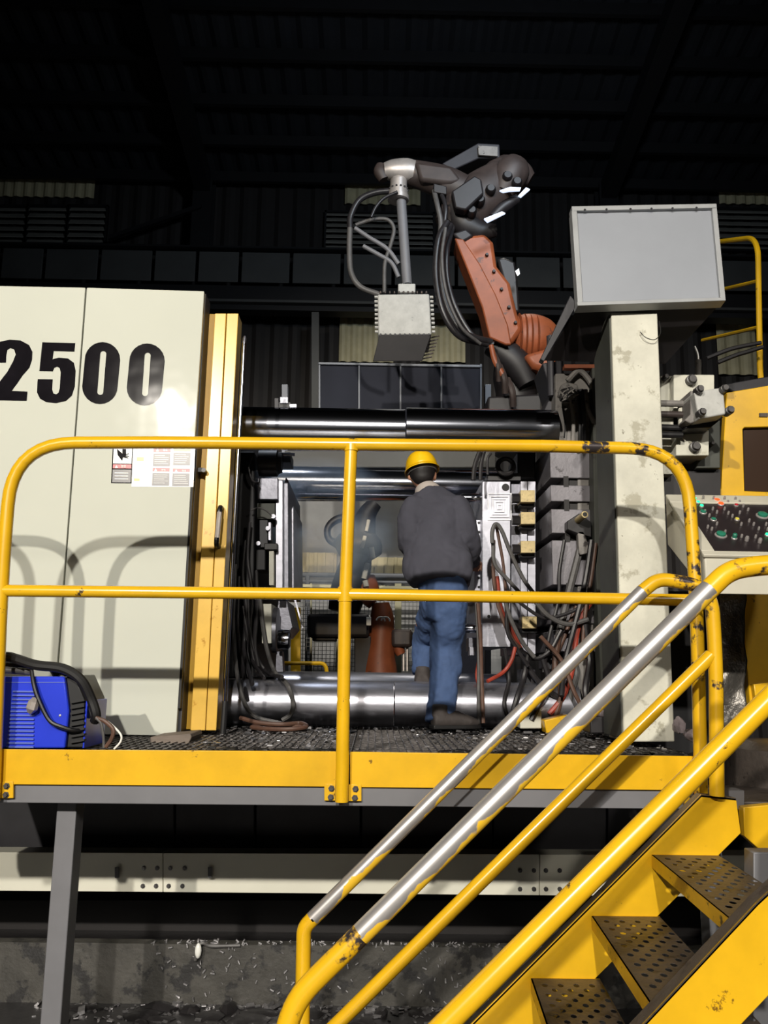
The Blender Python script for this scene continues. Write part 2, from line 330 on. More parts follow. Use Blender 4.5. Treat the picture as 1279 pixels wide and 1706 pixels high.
# platform legs
for k, (a, bq, lab) in enumerate((((88, 1350, 67, 1700), 31, 'grey square steel leg under the platform, at its visible left end'), ((1196, 1350, 1190, 1700), 26, 'dark steel leg under the platform behind the staircase'))):
    t = thing('platform_leg', P(a[2], 1735, 3.62), lab, 'leg'); Yl = 3.62
    xa, xb = P(a[0] + 8, 1345, Yl), P(a[2], 1700, Yl); wx = bq / 395
    B().hexa([(xb.x, Yl, GZ), (xb.x + wx, Yl, GZ), (xb.x + wx, Yl, -.2), (xb.x, Yl, -.2)], (0, .10, 0)).build('post', M['beam'], t, bev=.004)
    B().box((xb.x - .04, Yl - .04, GZ), (xb.x + wx + .04, Yl + .14, GZ + .014)).build('base_plate', M['beam'], t)
    B().box((xb.x - .006, Yl - .006, GZ + .014), (xb.x + wx + .006, Yl + .106, GZ + .16)).build('sleeve', M['beam'], t, bev=.003)
# ------------------------------------------------------------------ guard rail
R_ = .0265
def bracket(px, py, Y, parent, w=22, h=28):
    br = B().rect(px, py, px + w, py + h, Y - .004, .014).build('mounting_plate', M['yellow'], parent, bev=.002)
    for dx, dy in ((.55, .27), (.5, .8)):
        p = P(px + w * dx, py + h * dy, Y - .004); bb = B(); bb.lathe(p, p + Vector((0, -.012, 0)), ((0, .013), (.3, .013), (.3, .009), (1, .008)), 6); bb.build('bolt', M['bolt'], br)
gr = thing('guard_rail', P(575, 1335, YD - .03), 'yellow tube guard rail with rounded corners along the platform edge', 'railing')
Yg = YD - .03
B().loft(rounded([P(-12, 1335, Yg), P(3, 960, Yg), P(22, 738, Yg), P(300, 737, Yg), P(640, 741, Yg), P(900, 743, Yg)], .26, 9), R_, 14).build('top_rail', M['yellow_rail'], gr)
B().loft(rounded([P(900, 743, Yg), P(1142, 749, Yg), P(1160, 1000, Yg), P(1168, 1335, Yg)], .24, 9), R_, 14).build('top_rail', M['yellow_chip'], gr, label='chipped right end of the yellow top rail')
B().loft([P(6, 984, Yg), P(575, 990, Yg), P(1158, 1000, Yg)], R_ * .92, 14).build('mid_rail', M['yellow_rail'], gr)
B().loft([P(585, 741, Yg), P(575, 990, Yg), P(569, 1336, Yg)], R_ * .98, 14).build('post', M['yellow_rail'], gr)
for p, q in (((585, 741), (585, 752)), ((575, 978), (575, 1002))): B().loft([P(*p, Yg), P(*q, Yg)], R_ * 1.12, 12).build('weld_collar', M['yellow_rail'], gr)
bracket(540, 1306, YD, gr); bracket(580, 1307, YD, gr); bracket(-2, 1302, YD, gr, 24, 28); bracket(1140, 1318, YD, gr)
g2 = thing('guard_rail', P(-60, 1330, Yg), 'continuing yellow tube guard rail, just beyond the left edge of the photo', 'railing')
B().loft(rounded([P(-64, 1335, Yg), P(-55, 960, Yg), P(-38, 738, Yg), P(-700, 730, Yg)], .26, 9), R_, 12).build('top_rail', M['yellow_rail'], g2)
B().loft([P(-58, 984, Yg), P(-700, 975, Yg)], R_ * .92, 12).build('mid_rail', M['yellow_rail'], g2)
B().loft([P(-640, 735, Yg), P(-660, 1325, Yg)], R_, 12).build('post', M['yellow_rail'], g2)
# ================================================================== STAIRCASE
YF, YN = 3.3, 2.3
st = thing('staircase', P(900, 1700, 2.8) * 1 + Vector((0, 0, 0)), 'yellow steel staircase with perforated treads climbing to the platform', 'staircase')
def stringer(front, top, Y, d, label=None):
    o = B().poly(front, Y, d).build('stringer', M['yellow_worn'] if d < 0 else M['yellow'], st, bev=.002, label=label)
    f = B()
    for (a, b_) in zip(top[:-1], top[1:]):
        pa, pb = P(*a, Y), P(*b_, Y); u = Vector((0, 0, -.008)); e = Vector((0, .055 if d > 0 else -.055, 0)); f.hexa([pa, pb, pb + u, pa + u], e)
    f.build('flange', M['tread'], o)
    return o
stringer([(1168, 1324), (1226, 1330), (1234, 1388), (890, 1732), (520, 2102), (391, 2102), (759, 1732)], [(391, 2102), (1168, 1324), (1226, 1330)], YF, .010)
stringer([(1262, 1503), (1330, 1440), (1400, 1440), (1330, 1606), (1170, 1775), (920, 2035), (765, 2035)], [(765, 2035), (1262, 1503), (1330, 1440)], YN, .010)
def tread(far_px, far_py, k):
    a = P(far_px, far_py, YF - .006); z = a.z; dx = .247; nx = 11; ny = 30; Yn = YN + .012
    def X(t, yy): return a.x + t * dx - .06 * (YF - yy)
    b = B(); vs = {}; sk = lambda t, yy: Vector((X(t, yy), yy, z))
    # plate with real round holes
    cx = 9; cy = 22
    for i in range(cx):
        for j in range(cy):
            t0, t1 = i / cx, (i + 1) / cx; y0 = YF - .006 + (Yn - YF) * j / cy; y1 = YF - .006 + (Yn - YF) * (j + 1) / cy
            mt, my = (t0 + t1) / 2, (y0 + y1) / 2
            if (i + j) % 2 == 0 and 0 < i < cx - 0 and 0 < j < cy - 1:
                cor = [sk(t0, y0), sk(t1, y0), sk(t1, y1), sk(t0, y1)]; hv = []
                for q in range(8):
                    an = math.pi * (q / 4 + 1.25); hv.append(sk(mt + math.cos(an) * .34 / cx, my - math.sin(an) * .011 * -1) - Vector((0, 0, .0)))
                hv = []
                for q in range(8):
                    an = math.pi * (q * .25 - .75); hv.append(sk(mt + math.cos(an) * .0105 / dx, my - math.sin(an) * .0165))
                low = [h - Vector((0, 0, .0015)) for h in hv]
                b.add(cor + hv + low, [(0, 1, 6, 5, 4), (1, 2, 8, 7, 6), (2, 3, 10, 9, 8), (3, 0, 4, 11, 10)] + [(4 + q, 4 + (q + 1) % 8, 12 + (q + 1) % 8, 12 + q) for q in range(8)])
            else:
                b.add([sk(t0, y0), sk(t1, y0), sk(t1, y1), sk(t0, y1)], [(0, 1, 2, 3)])
    o = b.build('tread', M['tread'], st, smooth=0)
    l = B(); dn = Vector((0, 0, -.045)); th = Vector((.006, 0, 0))
    l.add([sk(0, YF - .006), sk(0, Yn), sk(0, Yn) + dn, sk(0, YF - .006) + dn] + [v + th for v in (sk(0, YF - .006), sk(0, Yn), sk(0, Yn) + dn, sk(0, YF - .006) + dn)], [(0, 1, 2, 3), (7, 6, 5, 4), (0, 4, 5, 1), (3, 2, 6, 7), (0, 3, 7, 4), (1, 5, 6, 2)])
    l.build('nosing', M['yellow_worn'], o, label='worn yellow front lip')
    s = B()
    for yy, sg in ((YF - .002, -1), (YN + .010, 1)):
        s = B().hexa([sk(.02, yy), sk(1, yy), sk(1, yy) + Vector((0, 0, -.04)), sk(.02, yy) + Vector((0, 0, -.04))], (0, sg * .006, 0)); s.build('side_angle', M['yellow'], o)
for k, (x, y) in enumerate(((1085, 1424), (985, 1526), (884, 1630), (783, 1733), (682, 1836))): tread(x, y, k)
# handrails
hr = thing('stair_handrail', P(1190, 1325, YF), 'stair handrail on the machine side, its upper tube worn to bare steel', 'handrail')
YH = YF - .03
B().loft([P(1070, 985, YH), P(520, 1531, YH)], .0265, 14).build('top_rail', M['rail_steel'], hr, label='worn straight run, mostly bare steel')
B().loft(rounded([P(1070, 985, YH), P(1096, 964, YH), P(1184, 978, YH), P(1192, 1100, YH), P(1194, 1326, YH)], .16, 8), .0265, 14).build('rail_bend', M['yellow_chip'], hr, label='yellow bend and upright')
B().loft(rounded([P(522, 1529, YH), P(506, 1546, YH), P(505, 1600, YH), P(500, 1900, YH)], .09, 6), .0265, 14).build('rail_bend', M['yellow_rail'], hr, label='yellow lower bend and upright')
B().loft([P(1184, 1092, YH), P(800, 1470, YH), P(505, 1762, YH)], .0255, 14).build('mid_rail', M['yellow_rail'], hr)
hn = thing('stair_handrail', P(900, 1900, YN), 'thick stair handrail nearest the viewer, worn to bright bare steel along its top', 'handrail')
YQ = YN - .03
B().loft([P(1182, 981, YQ), P(600, 1557, YQ)], .0272, 16).build('top_rail', M['rail_steel'], hn, label='straight run rubbed to bright steel with yellow flecks')
B().loft(rounded([P(1182, 981, YQ), P(1214, 950, YQ), P(1262, 942, YQ), P(1340, 940, YQ), P(1420, 940, YQ), P(1420, 1500, YQ)], .14, 8), .0272, 16).build('rail_bend', M['yellow_chip'], hn, label='yellow upper bend')
B().loft(rounded([P(602, 1555, YQ), P(480, 1676, YQ), P(468, 1800, YQ), P(466, 2000, YQ)], .14, 8), .0272, 16).build('rail_bend', M['yellow_chip'], hn, label='chipped yellow lower bend')
B().loft([P(1420, 1030, YQ), P(1279, 1167, YQ), P(720, 1728, YQ), P(472, 1975, YQ)], .0285, 16).build('mid_rail', M['yellow_rail'], hn)
# upper landing beyond the stairs and its support
la = thing('side_landing', P(1250, 1300, 3.6), 'dark greasy landing plate with yellow underside beyond the top of the stairs', 'landing')
B().poly([(1225, 1335), (1400, 1338), (1400, 1350), (1225, 1347)], 3.52, .5).build('plate', M['tread'], la, bev=.004)
B().poly([(1238, 1345), (1400, 1330), (1400, 1450), (1270, 1420), (1240, 1393)], 3.45, .05).build('gusset', M['yellow'], la, bev=.003)
B().rect(1255, 1420, 1330, 1720, 3.1, .08).build('grey_upright', M['beam'], label='grey upright at the right edge behind the near stringer', cat='upright', bev=.004)
# ================================================================== MACHINE DOOR (cream, 2500)
YC = 4.3
dr = thing('machine_door', P(190, 1224, YC), 'large glossy cream sliding machine door marked 2500', 'machine door')
B().poly([(-420, 468), (142, 479), (86.5, 1222), (-460, 1216)], YC, .035).build('panel', M['cream'], dr, bev=.003)
B().poly([(144.5, 479), (340, 485), (293, 1226), (89, 1222)], YC, .035).build('panel', M['cream'], dr, bev=.003)
B().poly([(-380, 475), (343, 490), (301, 1224), (-400, 1216)], YC + .037, .12).build('door_core', M['dark'], dr)
q0 = P(293, 1226, YC); B().hexa([P(318, 800, YC + .0), P(322, 800, YC + .0), P(300, 1180, YC + .0), P(296, 1180, YC + .0)], (0, .03, 0)).build('edge_seal', M['blackm'], dr)
def flat(name, outlines, m, Y, parent, off=.0012, d=None, smooth=0, **kw):
    """filled flat shape from pixel outlines (holes by even-odd fill)"""
    cu = bpy.data.curves.new('tmp', 'CURVE'); cu.dimensions = '2D'; cu.fill_mode = 'BOTH'
    for o in outlines:
        sp = cu.splines.new('POLY'); sp.points.add(len(o) - 1); sp.use_cyclic_u = True
        for i, (x, y) in enumerate(o):
            p = P(x, y, Y); sp.points[i].co = (p.x, p.z, 0, 1)
    ob = bpy.data.objects.new('tmp', cu); C.objects.link(ob); dg = bpy.context.evaluated_depsgraph_get(); me = ob.evaluated_get(dg).to_mesh()
    vs = [(v.co.x, Y - off, v.co.y) for v in me.vertices]; fs = [tuple(p.vertices) for p in me.polygons]
    ob.evaluated_get(dg).to_mesh_clear(); bpy.data.objects.remove(ob); bpy.data.curves.remove(cu)
    b = B().add(vs, fs); return b.build(name, m, parent, smooth=smooth, **kw)
def smooth2(pts, sub=4):
    v = crom([(x, y, 0) for x, y in pts] + [(pts[0][0], pts[0][1], 0)], sub); return [(p.x, p.y) for p in v[:-1]]
K = 1279 / 420
def cr(pts): return [(x / K, 460 + y / K) for x, y in pts]
two = [(-44, 440), (-42, 400), (-30, 360), (0, 333), (50, 323), (105, 327), (148, 350), (165, 385), (163, 425), (150, 465), (115, 505), (88, 545), (60, 583), (140, 586), (136, 634), (-48, 630), (-44, 592), (-8, 545), (38, 485), (66, 435), (80, 398), (72, 372), (52, 366), (38, 376), (33, 400), (31, 440)]
five = [(215, 336), (382, 340), (378, 384), (273, 381), (267, 422), (298, 414), (345, 418), (375, 440), (384, 480), (380, 560), (365, 607), (335, 634), (285, 645), (235, 640), (203, 622), (188, 590), (190, 540), (192, 523), (268, 524), (265, 575), (271, 595), (285, 600), (297, 592), (303, 570), (308, 490), (303, 467), (290, 460), (276, 466), (268, 484), (200, 482)]
def stad(cx0, cy0, cx1, cy1, hw):
    """rounded bar around the slanted line c0-c1"""
    out = []
    for k in range(13): a = math.pi * k / 12; out.append((cx0 + math.cos(a) * hw, cy0 - math.sin(a) * hw))
    for k in range(13): a = math.pi * (1 + k / 12); out.append((cx1 + math.cos(a) * hw, cy1 - math.sin(a) * hw))
    return out
flat('digit', [cr(two)], M['ink'], YC, dr, label='black digit 2')
flat('digit', [cr(five)], M['ink'], YC, dr, label='black digit 5')
flat('digit', [cr(stad(520, 425, 507, 560, 90)), cr(stad(524, 396, 509, 588, 15))], M['ink'], YC, dr, label='black digit 0, left one')
flat('digit', [cr(stad(746, 432, 733, 567, 90)), cr(stad(749, 404, 736, 594, 15))], M['ink'], YC, dr, label='black digit 0, right one')
k2 = 240 / 1279
def c2(pts): return [(160 + x * k2, 730 + y * k2) for x, y in pts]
def q4(x0, y0, x1, y1, sh=-.045): # slightly leaning rectangle, crop units
    return [(x0 + sh * (y0 - 75), y0), (x1 + sh * (y0 - 75), y0 + 2), (x1 + sh * (y1 - 75), y1 + 2), (x0 + sh * (y1 - 75), y1)]
s1 = flat('warning_sticker', [c2(q4(148, 60, 330, 400))], M['ink'], YC, dr, label='warning sticker with crushed hand pictogram')
flat('sticker_face', [c2(q4(158, 66, 322, 225))], M['paper'], YC, s1, .0018)
flat('warning_band', [c2(q4(158, 232, 322, 268))], M['red'], YC, s1, .0018, label='red band with white characters')
flat('sticker_text_field', [c2(q4(158, 278, 322, 392))], M['grey_p'], YC, s1, .0018)
flat('hand_pictogram', [c2([(187, 95), (232, 135), (240, 150), (290, 135), (294, 142), (262, 152), (296, 160), (292, 168), (258, 163), (290, 176), (286, 181), (240, 172), (232, 203), (192, 150)]), c2([(234, 97), (268, 97), (268, 150), (234, 150)])], M['ink'], YC, s1, .0026, label='black crushed hand pictogram')
s2 = flat('sticker_sheet', [c2(q4(330, 78, 880, 432))], M['paper'], YC, dr, label='white sheet carrying four small warning labels')
for x, y, w_, h_ in ((368, 168, 62, 34), (350, 358, 50, 20)): flat('yellow_mark', [c2(q4(x, y, x + w_, y + h_))], M['yel_p'], YC, s2, .0018)
for x, y, band in ((512, 92, 'red'), (690, 84, 'yel_p'), (512, 264, 'red'), (690, 268, 'red')):
    bb = flat('warning_band', [c2(q4(x, y, x + 152, y + 32))], M[band], YC, s2, .0018)
    bb = flat('text_block', [c2(q4(x, y + 44, x + 152, y + 158))], M['grey_p'], YC, s2, .0018)
    ln = B()
    for r in range(5):
        yy = y + 60 + r * 18; w1 = rnd.uniform(90, 130); a = P(*c2([(x + 12 - .045 * (yy - 75), yy)])[0], YC - .0024); b_ = P(*c2([(x + 12 + w1 - .045 * (yy - 75), yy + 4)])[0], YC - .0024)
        ln.add([(a.x, a.y, b_.z), (b_.x, a.y, b_.z), (b_.x, a.y, a.z), (a.x, a.y, a.z)], [(0, 1, 2, 3)])
    ln.build('text_lines', M['paper'], s2, smooth=0)
def text(body, px, py, hpx, Y, m, parent, off=.0028, name='lettering'):
    cu = bpy.data.curves.new('t', 'FONT'); cu.body = body; cu.align_x = 'CENTER'; cu.align_y = 'CENTER'; cu.size = 1
    ob = bpy.data.objects.new('t', cu); C.objects.link(ob); dg = bpy.context.evaluated_depsgraph_get(); me = ob.evaluated_get(dg).to_mesh()
    if len(me.vertices) == 0: bpy.data.objects.remove(ob); return
    zs = [v.co.y for v in me.vertices]; k = (hpx * Y / F_) / (max(zs) - min(zs)); c = P(px, py, Y)
    b = B().add([(c.x + v.co.x * k, Y - off, c.z + v.co.y * k) for v in me.vertices], [tuple(p.vertices) for p in me.polygons])
    ob.evaluated_get(dg).to_mesh_clear(); bpy.data.objects.remove(ob); return b.build(name, m, parent, smooth=0)
def tri(x, y, r, par): flat('warning_triangle', [c2([(x, y - r), (x + r, y + r * .8), (x - r, y + r * .8)])], M['paper'], YC, par, .0024)
text('警告', *c2([(245, 252)])[0], 4.2, YC, M['paper'], s1); tri(182, 254, 14, s1)
for x, y in ((546, 108), (530, 282), (712, 290)): tri(x, y, 13, s2); text('警告', *c2([(x + 70, y + 2)])[0], 3.4, YC, M['paper'], s2)
ln = B()
for r in range(3):
    a = P(*c2([(166, 306 + r * 26)])[0], YC); b_ = P(*c2([(286, 314 + r * 26)])[0], YC); ln.add([(a.x, YC - .0026, b_.z), (b_.x, YC - .0026, b_.z), (b_.x, YC - .0026, a.z), (a.x, YC - .0026, a.z)], [(0, 1, 2, 3)])
ln.build('text_lines', M['paper'], s1, smooth=0)
# yellow door edge post with handle
dp = thing('door_edge_post', P(335, 1216, 4.42), 'tall pale yellow folded post with a grip handle beside the cream door', 'post')
Yp = 4.42
B().poly([(345, 523), (361, 523), (320, 1215), (303, 1215)], Yp + .04, .09).build('flange', M['post_d'], dp, bev=.002)
B().poly([(358, 522), (376.6, 522), (341.6, 1217), (317, 1217)], Yp, .13).build('column_half', M['post'], dp, bev=.003)
B().poly([(378, 522), (397, 522), (360, 1217), (342.6, 1217)], Yp, .13).build('column_half', M['post'], dp, bev=.003)
h = B().loft(rounded([P(369, 847, Yp - .002), P(366, 845, Yp - .06), P(360, 908, Yp - .06), P(363, 911, Yp - .002)], .03, 4), (.013, .016), 10)
h = h.build('handle', M['black'], dp); B().loft([P(365.5, 853, Yp - .072), P(361.5, 896, Yp - .072)], .0125, 8).build('grip', M['robot_s'], h, label='pale bright grip')
t = thing('door_latch', P(328, 782, Yp), 'small black latch stub between cream door and yellow post', 'latch')
B().rect(322, 779, 337, 786, Yp - .03, .05).build('bracket', M['black'], t); p = P(339, 783, Yp - .04); B().cyl(p, p + Vector((0, .05, 0)), .012, 10).build('pin', M['black'], t)
gb = thing('guide_bar', P(375, 1170, 4.35), 'slim polished vertical guide bar right of the yellow post', 'guide bar')
B().cyl(P(407, 567, 4.38), P(375, 1170, 4.38), .0105, 14).build('bar', M['chrome'], gb)
B().cyl(P(375, 1168, 4.38), P(371, 1222, 4.38), .016, 10).build('foot', M['darker'], gb)
B().lathe(P(408, 560, 4.38), P(406.5, 572, 4.38), ((0, .006), (.3, .010), (1, .011))).build('tip', M['steel_d'], gb)
b = B().poly([(250, 1228), (317, 1222), (319, 1228), (312, 1243), (250, 1245)], 4.0, .25); b.build('wooden_block', M['wood'], bev=.004, label='weathered wooden block wedged beneath the cream door corner', cat='block')
# ================================================================== WELDER
YW = 3.56
we = thing('welding_machine', P(70, 1246, YW), 'blue portable welding machine with black rear shroud on the platform', 'welder')
B().poly([(2, 1127), (107, 1127), (114.5, 1184), (108, 1246.5), (-8, 1246.5), (-6, 1130)], YW, .28).build('housing', M['blue'], we, bev=.006)
for i in range(15):
    y = 1147 + i * 6.6; xl = 21 - i * .75; B().poly([(xl, y + 3.6), (57 + i * -.1, y + 4), (57 - i * .1, y + 6.6), (xl, y + 6.2)], YW - .008, .010).build('louver', M['blue_l'], we, smooth=0)
B().poly([(109, 1128), (124, 1124), (142, 1165), (140, 1246.5), (110, 1246.5), (116, 1184)], YW + .02, .26).build('shroud', M['black'], we, bev=.006)
for i in range(8):
    y = 1168 + i * 9.5; B().poly([(117, y), (140, y - 3), (140, y), (117, y + 4)], YW + .005, .03).build('shroud_fin', M['blackm'], we)
B().poly([(143, 1167), (146, 1168), (140, 1246.5), (137, 1246.5)], YW + .02, .26).build('blue_edge', M['blue'], we, bev=.002)
B().poly([(0, 1136), (108, 1136), (108, 1137.5), (0, 1137.5)], YW - .002, .006).build('seam_line', M['blue_l'], we)
p = P(100, 1192, YW); B().ball(p, (.006, .005, .006), 8, 5).build('screw', M['steel'], we)
B().loft(rounded([P(-40, 1127, YW + .08), P(-38, 1107, YW + .08), P(85, 1109, YW + .08), P(96, 1127, YW + .08)], .05, 5), (.016, .02), 10).build('carry_handle', M['black'], we)
B().loft([P(8, 1116, YW + .05), P(52, 1119, YW + .05)], .014, 12).build('handle_tube', M['hose_g'], we)
def cable(name, pts0, r, m, label, n=8, sub=6, cat='cable', dy=-.165, **kw):
    pts = [(x, y, max(3.53, z + dy) if dy else z) for x, y, z in pts0]; return B().tube(pts, r, n, sub).build(name, m, label=label, cat=cat, **kw)
cable('welding_cable', [(-30, 1096, 3.74), (10, 1094, 3.74), (28, 1098, 3.72), (60, 1108, 3.7), (105, 1114, 3.7), (135, 1133, 3.7), (152, 1165, 3.72), (160, 1190, 3.72), (158, 1201, 3.74)], .020, M['blackm'], 'thick black flat cable draped over the blue welding machine', 10)
cable('welding_cable', [(-30, 1112, 3.8), (40, 1108, 3.8), (95, 1115, 3.8), (128, 1136, 3.8), (143, 1165, 3.78), (154, 1195, 3.78)], .014, M['black'], 'second black cable running below the thick cable on the welding machine')
cable('power_cord', [(52, 1112, 3.72), (56, 1140, 3.70), (64, 1165, 3.69), (82, 1200, 3.68), (105, 1212, 3.70), (125, 1217, 3.72), (138, 1216, 3.75)], .0085, M['black'], 'black cord hanging diagonally across the blue louvred face')
cable('earth_cable', [(160, 1196, 3.7), (175, 1202, 3.66), (188, 1215, 3.64), (186, 1230, 3.62), (176, 1245, 3.6)], .0085, M['hose_b'], 'brownish cable looping down behind the welding machine')
cable('earth_cable', [(160, 1196, 3.68), (168, 1205, 3.62), (172, 1225, 3.6), (173, 1246, 3.6)], .006, M['hose_g'], 'thin dark grey cable dropping straight beside the brownish loop')
cable('white_cable', [(163, 1197, 3.74), (180, 1203, 3.72), (200, 1222, 3.62), (201, 1235, 3.6), (190, 1248, 3.58)], .0042, M['paper'], 'thin white cable curling onto the platform beside the welding machine')
p = P(55, 1175, YW - .02); b = B().loft([P(59, 1163, YW - .025), P(56, 1170, YW - .03), P(53, 1180, YW - .03), P(50, 1187, YW - .025)], [.012, .022, .024, .012], 8); b.build('earth_clamp', M['robot_s'], label='crumpled silver clamp hanging on the louvred face', cat='clamp')
# ================================================================== CASTING MACHINE
mc = thing('casting_machine', P(640, 1208, 5.6), 'die casting machine with thick chrome tie bars and dark platens behind the platform', 'machine')
RB = .128
def bar(x0, x1, py, Y, m=None, r=RB):
    a, b_ = P(x0, py, Y), P(x1, py, Y); b_.z = a.z; return B().cyl(a, b_, r, 48).build('tie_bar', m or M['chrome'], mc, smooth=60)
bar(398, 674, 713, 5.0); bar(676, 925, 714, 5.0, None, RB * .985)
bar(330, 655, 1169, 5.0, M['chrome_d']); bar(657, 960, 1172, 5.0, M['chrome_d'], RB * .985)
bar(455, 830, 804, 6.5); bar(440, 840, 1147, 6.5, M['chrome_d'])
B().rect(300, 752, 424, 1130, 5.25, 1.6).build('moving_platen', M['darker'], mc, bev=.01)
B().rect(230, 690, 400, 750, 5.25, 1.6).build('moving_platen_top', M['darker'], mc, bev=.01)
a = P(404, 711, 5.0); B().lathe(a, a + Vector((-.05, 0, 0)), ((0, .13), (.3, .15), (1, .15)), 24).build('bar_nut', M['steel_d'], mc)
# fixed platen: slabs with T-slots
Yf, Yb = 5.0, 5.5
def zof(py): return P(920, py, Yf).z
xf, xr, xl = P(919, 900, Yf).x, P(962, 900, Yf).x, P(893, 900, Yb).x
def slab(y0, y1, name='platen_slab'):
    z0, z1 = zof(y1), zof(y0); b = B(); base = [(xf, Yf, z0), (xr + .35, Yf, z0), (xr + .35, 6.9, z0), (xl, 6.9, z0), (xl, Yb, z0)]
    b.hexa(base, (0, 0, z1 - z0)); return b.build(name, M['casting'], mc, bev=.004)
for y0, y1 in ((747, 796), (808, 835), (848, 888), (900, 974), (986, 1038), (1050, 1085)): slab(y0, y1)
B().box((xr - .035, Yf + .03, zof(1085)), (xr + .33, 6.8, zof(747))).build('platen_core', M['hair'], mc)
for y0, y1 in ((793, 811), (832, 851), (885, 903), (971, 989)):
    B().box((xr - .075, Yf - .002, zof(y1)), (xr - .045, Yf + .25, zof(y0))).build('slot_end', M['hair'], mc)
B().rect(925, 622, 990, 748, 4.98, .5).build('platen_ear', M['dirty'], mc, bev=.006)
B().rect(962, 640, 990, 1215, 5.02, .4).build('cable_column', M['dirty'], mc, bev=.006)
B().poly([(986, 612), (1045, 606), (1045, 1215), (1004, 1215), (990, 900)], 4.9, .22).build('side_frame', M['green_d'], mc, bev=.006)
B().poly([(903, 605), (938, 600), (940, 640), (925, 700), (905, 685), (918, 655)], 5.1, .3).build('bracket_arm', M['dark'], mc, bev=.008)
for x0, x1, yy in ((916, 922, 560), (930, 941, 572)): B().cyl(P(x0, yy, 5.05), P(x0 + 2, 660, 5.05), .022, 10).build('vertical_pipe', M['dark'], mc)
for x0, x1, r in ((1003, 1012, .020), (1014, 1020, .013)): B().cyl(P(x0, 745, 4.84), P(x1, 1206, 4.84), r, 10).build('vertical_pipe', M['darker'], mc)
B().rect(280, 1212, 1200, 1240, 5.32, 1.6).build('bed', M['darker'], mc)
for x in (470, 700, 905): B().rect(x, 1196, x + 70, 1214, 5.28, .3).build('bed_pad', M['dark'], mc)
t = thing('sensor_bracket', P(470, 676, 5.0), 'small pale sensor clamp sitting on the upper front tie bar', 'sensor')
B().rect(457, 663, 464, 679, 4.97, .05).build('jaw', M['dark'], t, bev=.002); B().rect(466, 661, 480, 672, 4.97, .06).build('block', M['steel_d'], t, bev=.003); B().rect(482, 673, 494, 678, 4.97, .04).build('arm', M['steel'], t, bev=.002); B().rect(461, 670, 484, 679, 4.98, .04).build('plate', M['dark'], t, bev=.002)
# ------------------------------------------------------------------ moving die half
md = thing('moving_die_half', P(455, 1110, 5.4), 'steel die half with dark cylinders and grey hoses on the left of the opening', 'die')
Ym = 5.3
a, b_ = P(430, 772, Ym), P(470, 772, Ym); B().lathe(a, b_, ((0, .06), (.05, .085), (.8, .085), (.85, .07), (1, .06)), 20).build('cylinder', M['robot_k'], md)
B().rect(432, 753, 484, 770, Ym + .05, .2).build('cylinder_mount', M['robot_k'], md, bev=.006)
a = P(470, 757, Ym - .02); B().cyl(a, a + Vector((.08, 0, 0)), .010, 10).build('rod_tip', M['chrome'], md)
B().rect(429, 796, 463, 832, Ym - .05, .5).build('carrier_block', M['steel_d'], md, bev=.004)
B().rect(459, 800, 471, 985, Ym, .9).build('back_plate', M['steel'], md, bev=.003)
B().poly([(471, 812), (476, 795), (480, 800), (481, 985), (472, 985)], Ym + .1, .9).build('cavity_plate', M['steel_d'], md, bev=.004)
B().poly([(470, 868), (489, 842), (490, 985), (470, 985)], Ym + .35, .7).build('die_face', M['steel'], md, bev=.006)
for i in range(6): B().rect(474 + (i % 2) * 5, 868 + i * 17, 479 + (i % 2) * 5, 878 + i * 17, Ym + .33, .03).build('cavity_ridge', M['dark'], md, bev=.002)
B().rect(436, 1006, 452, 1072, Ym - .05, .4).build('white_cover', M['cream_dirty'], md, bev=.003)
B().rect(428, 838, 458, 865, Ym, .3).build('core_block', M['green_d'], md, bev=.004)
B().rect(432, 866, 446, 912, Ym - .06, .12).build('limit_switch', M['dark'], md, bev=.003)
B().rect(447, 870, 451, 900, Ym - .08, .10).build('switch_strip', M['steel'], md, bev=.001)
B().rect(440, 905, 462, 916, Ym - .07, .2).build('valve', M['robot_k'], md, bev=.004)
B().rect(425, 915, 442, 950, Ym - .06, .2).build('solenoid', M['darker'], md, bev=.006)
B().rect(448, 918, 456, 975, Ym - .05, .3).build('guide_rod_plate', M['cream_dirty'], md, bev=.002)
for x, y in ((430, 905), (446, 880), (455, 860)): p = P(x, y, Ym - .1); B().cyl(p, p + Vector((0, .05, 0)), .014, 8).build('fitting', M['steel'], md)
a = P(455, 1050, Ym + .1); B().lathe(a, a + Vector((.03, 0, 0)), ((0, .14), (1, .14)), 28).build('ring_flange', M['steel_d'], md)
a = P(463, 1065, Ym); B().lathe(a, a + Vector((.075, 0, 0)), ((0, .055), (.1, .06), (.9, .06), (1, .05)), 24).build('guide_bushing', M['chrome'], md)
B().poly([(462, 1000), (478, 1000), (488, 1045), (476, 1060), (460, 1062)], Ym + .25, .5).build('lower_plate', M['steel_d'], md, bev=.005)
B().poly([(490, 1000), (493, 1000), (505, 1046), (503, 1047)], Ym, .02).build('link_bar', M['steel'], md)
B().poly([(460, 1085), (470, 1085), (472, 1120), (458, 1120)], Ym + .1, .1).build('foot_bracket', M['steel_d'], md, bev=.003)
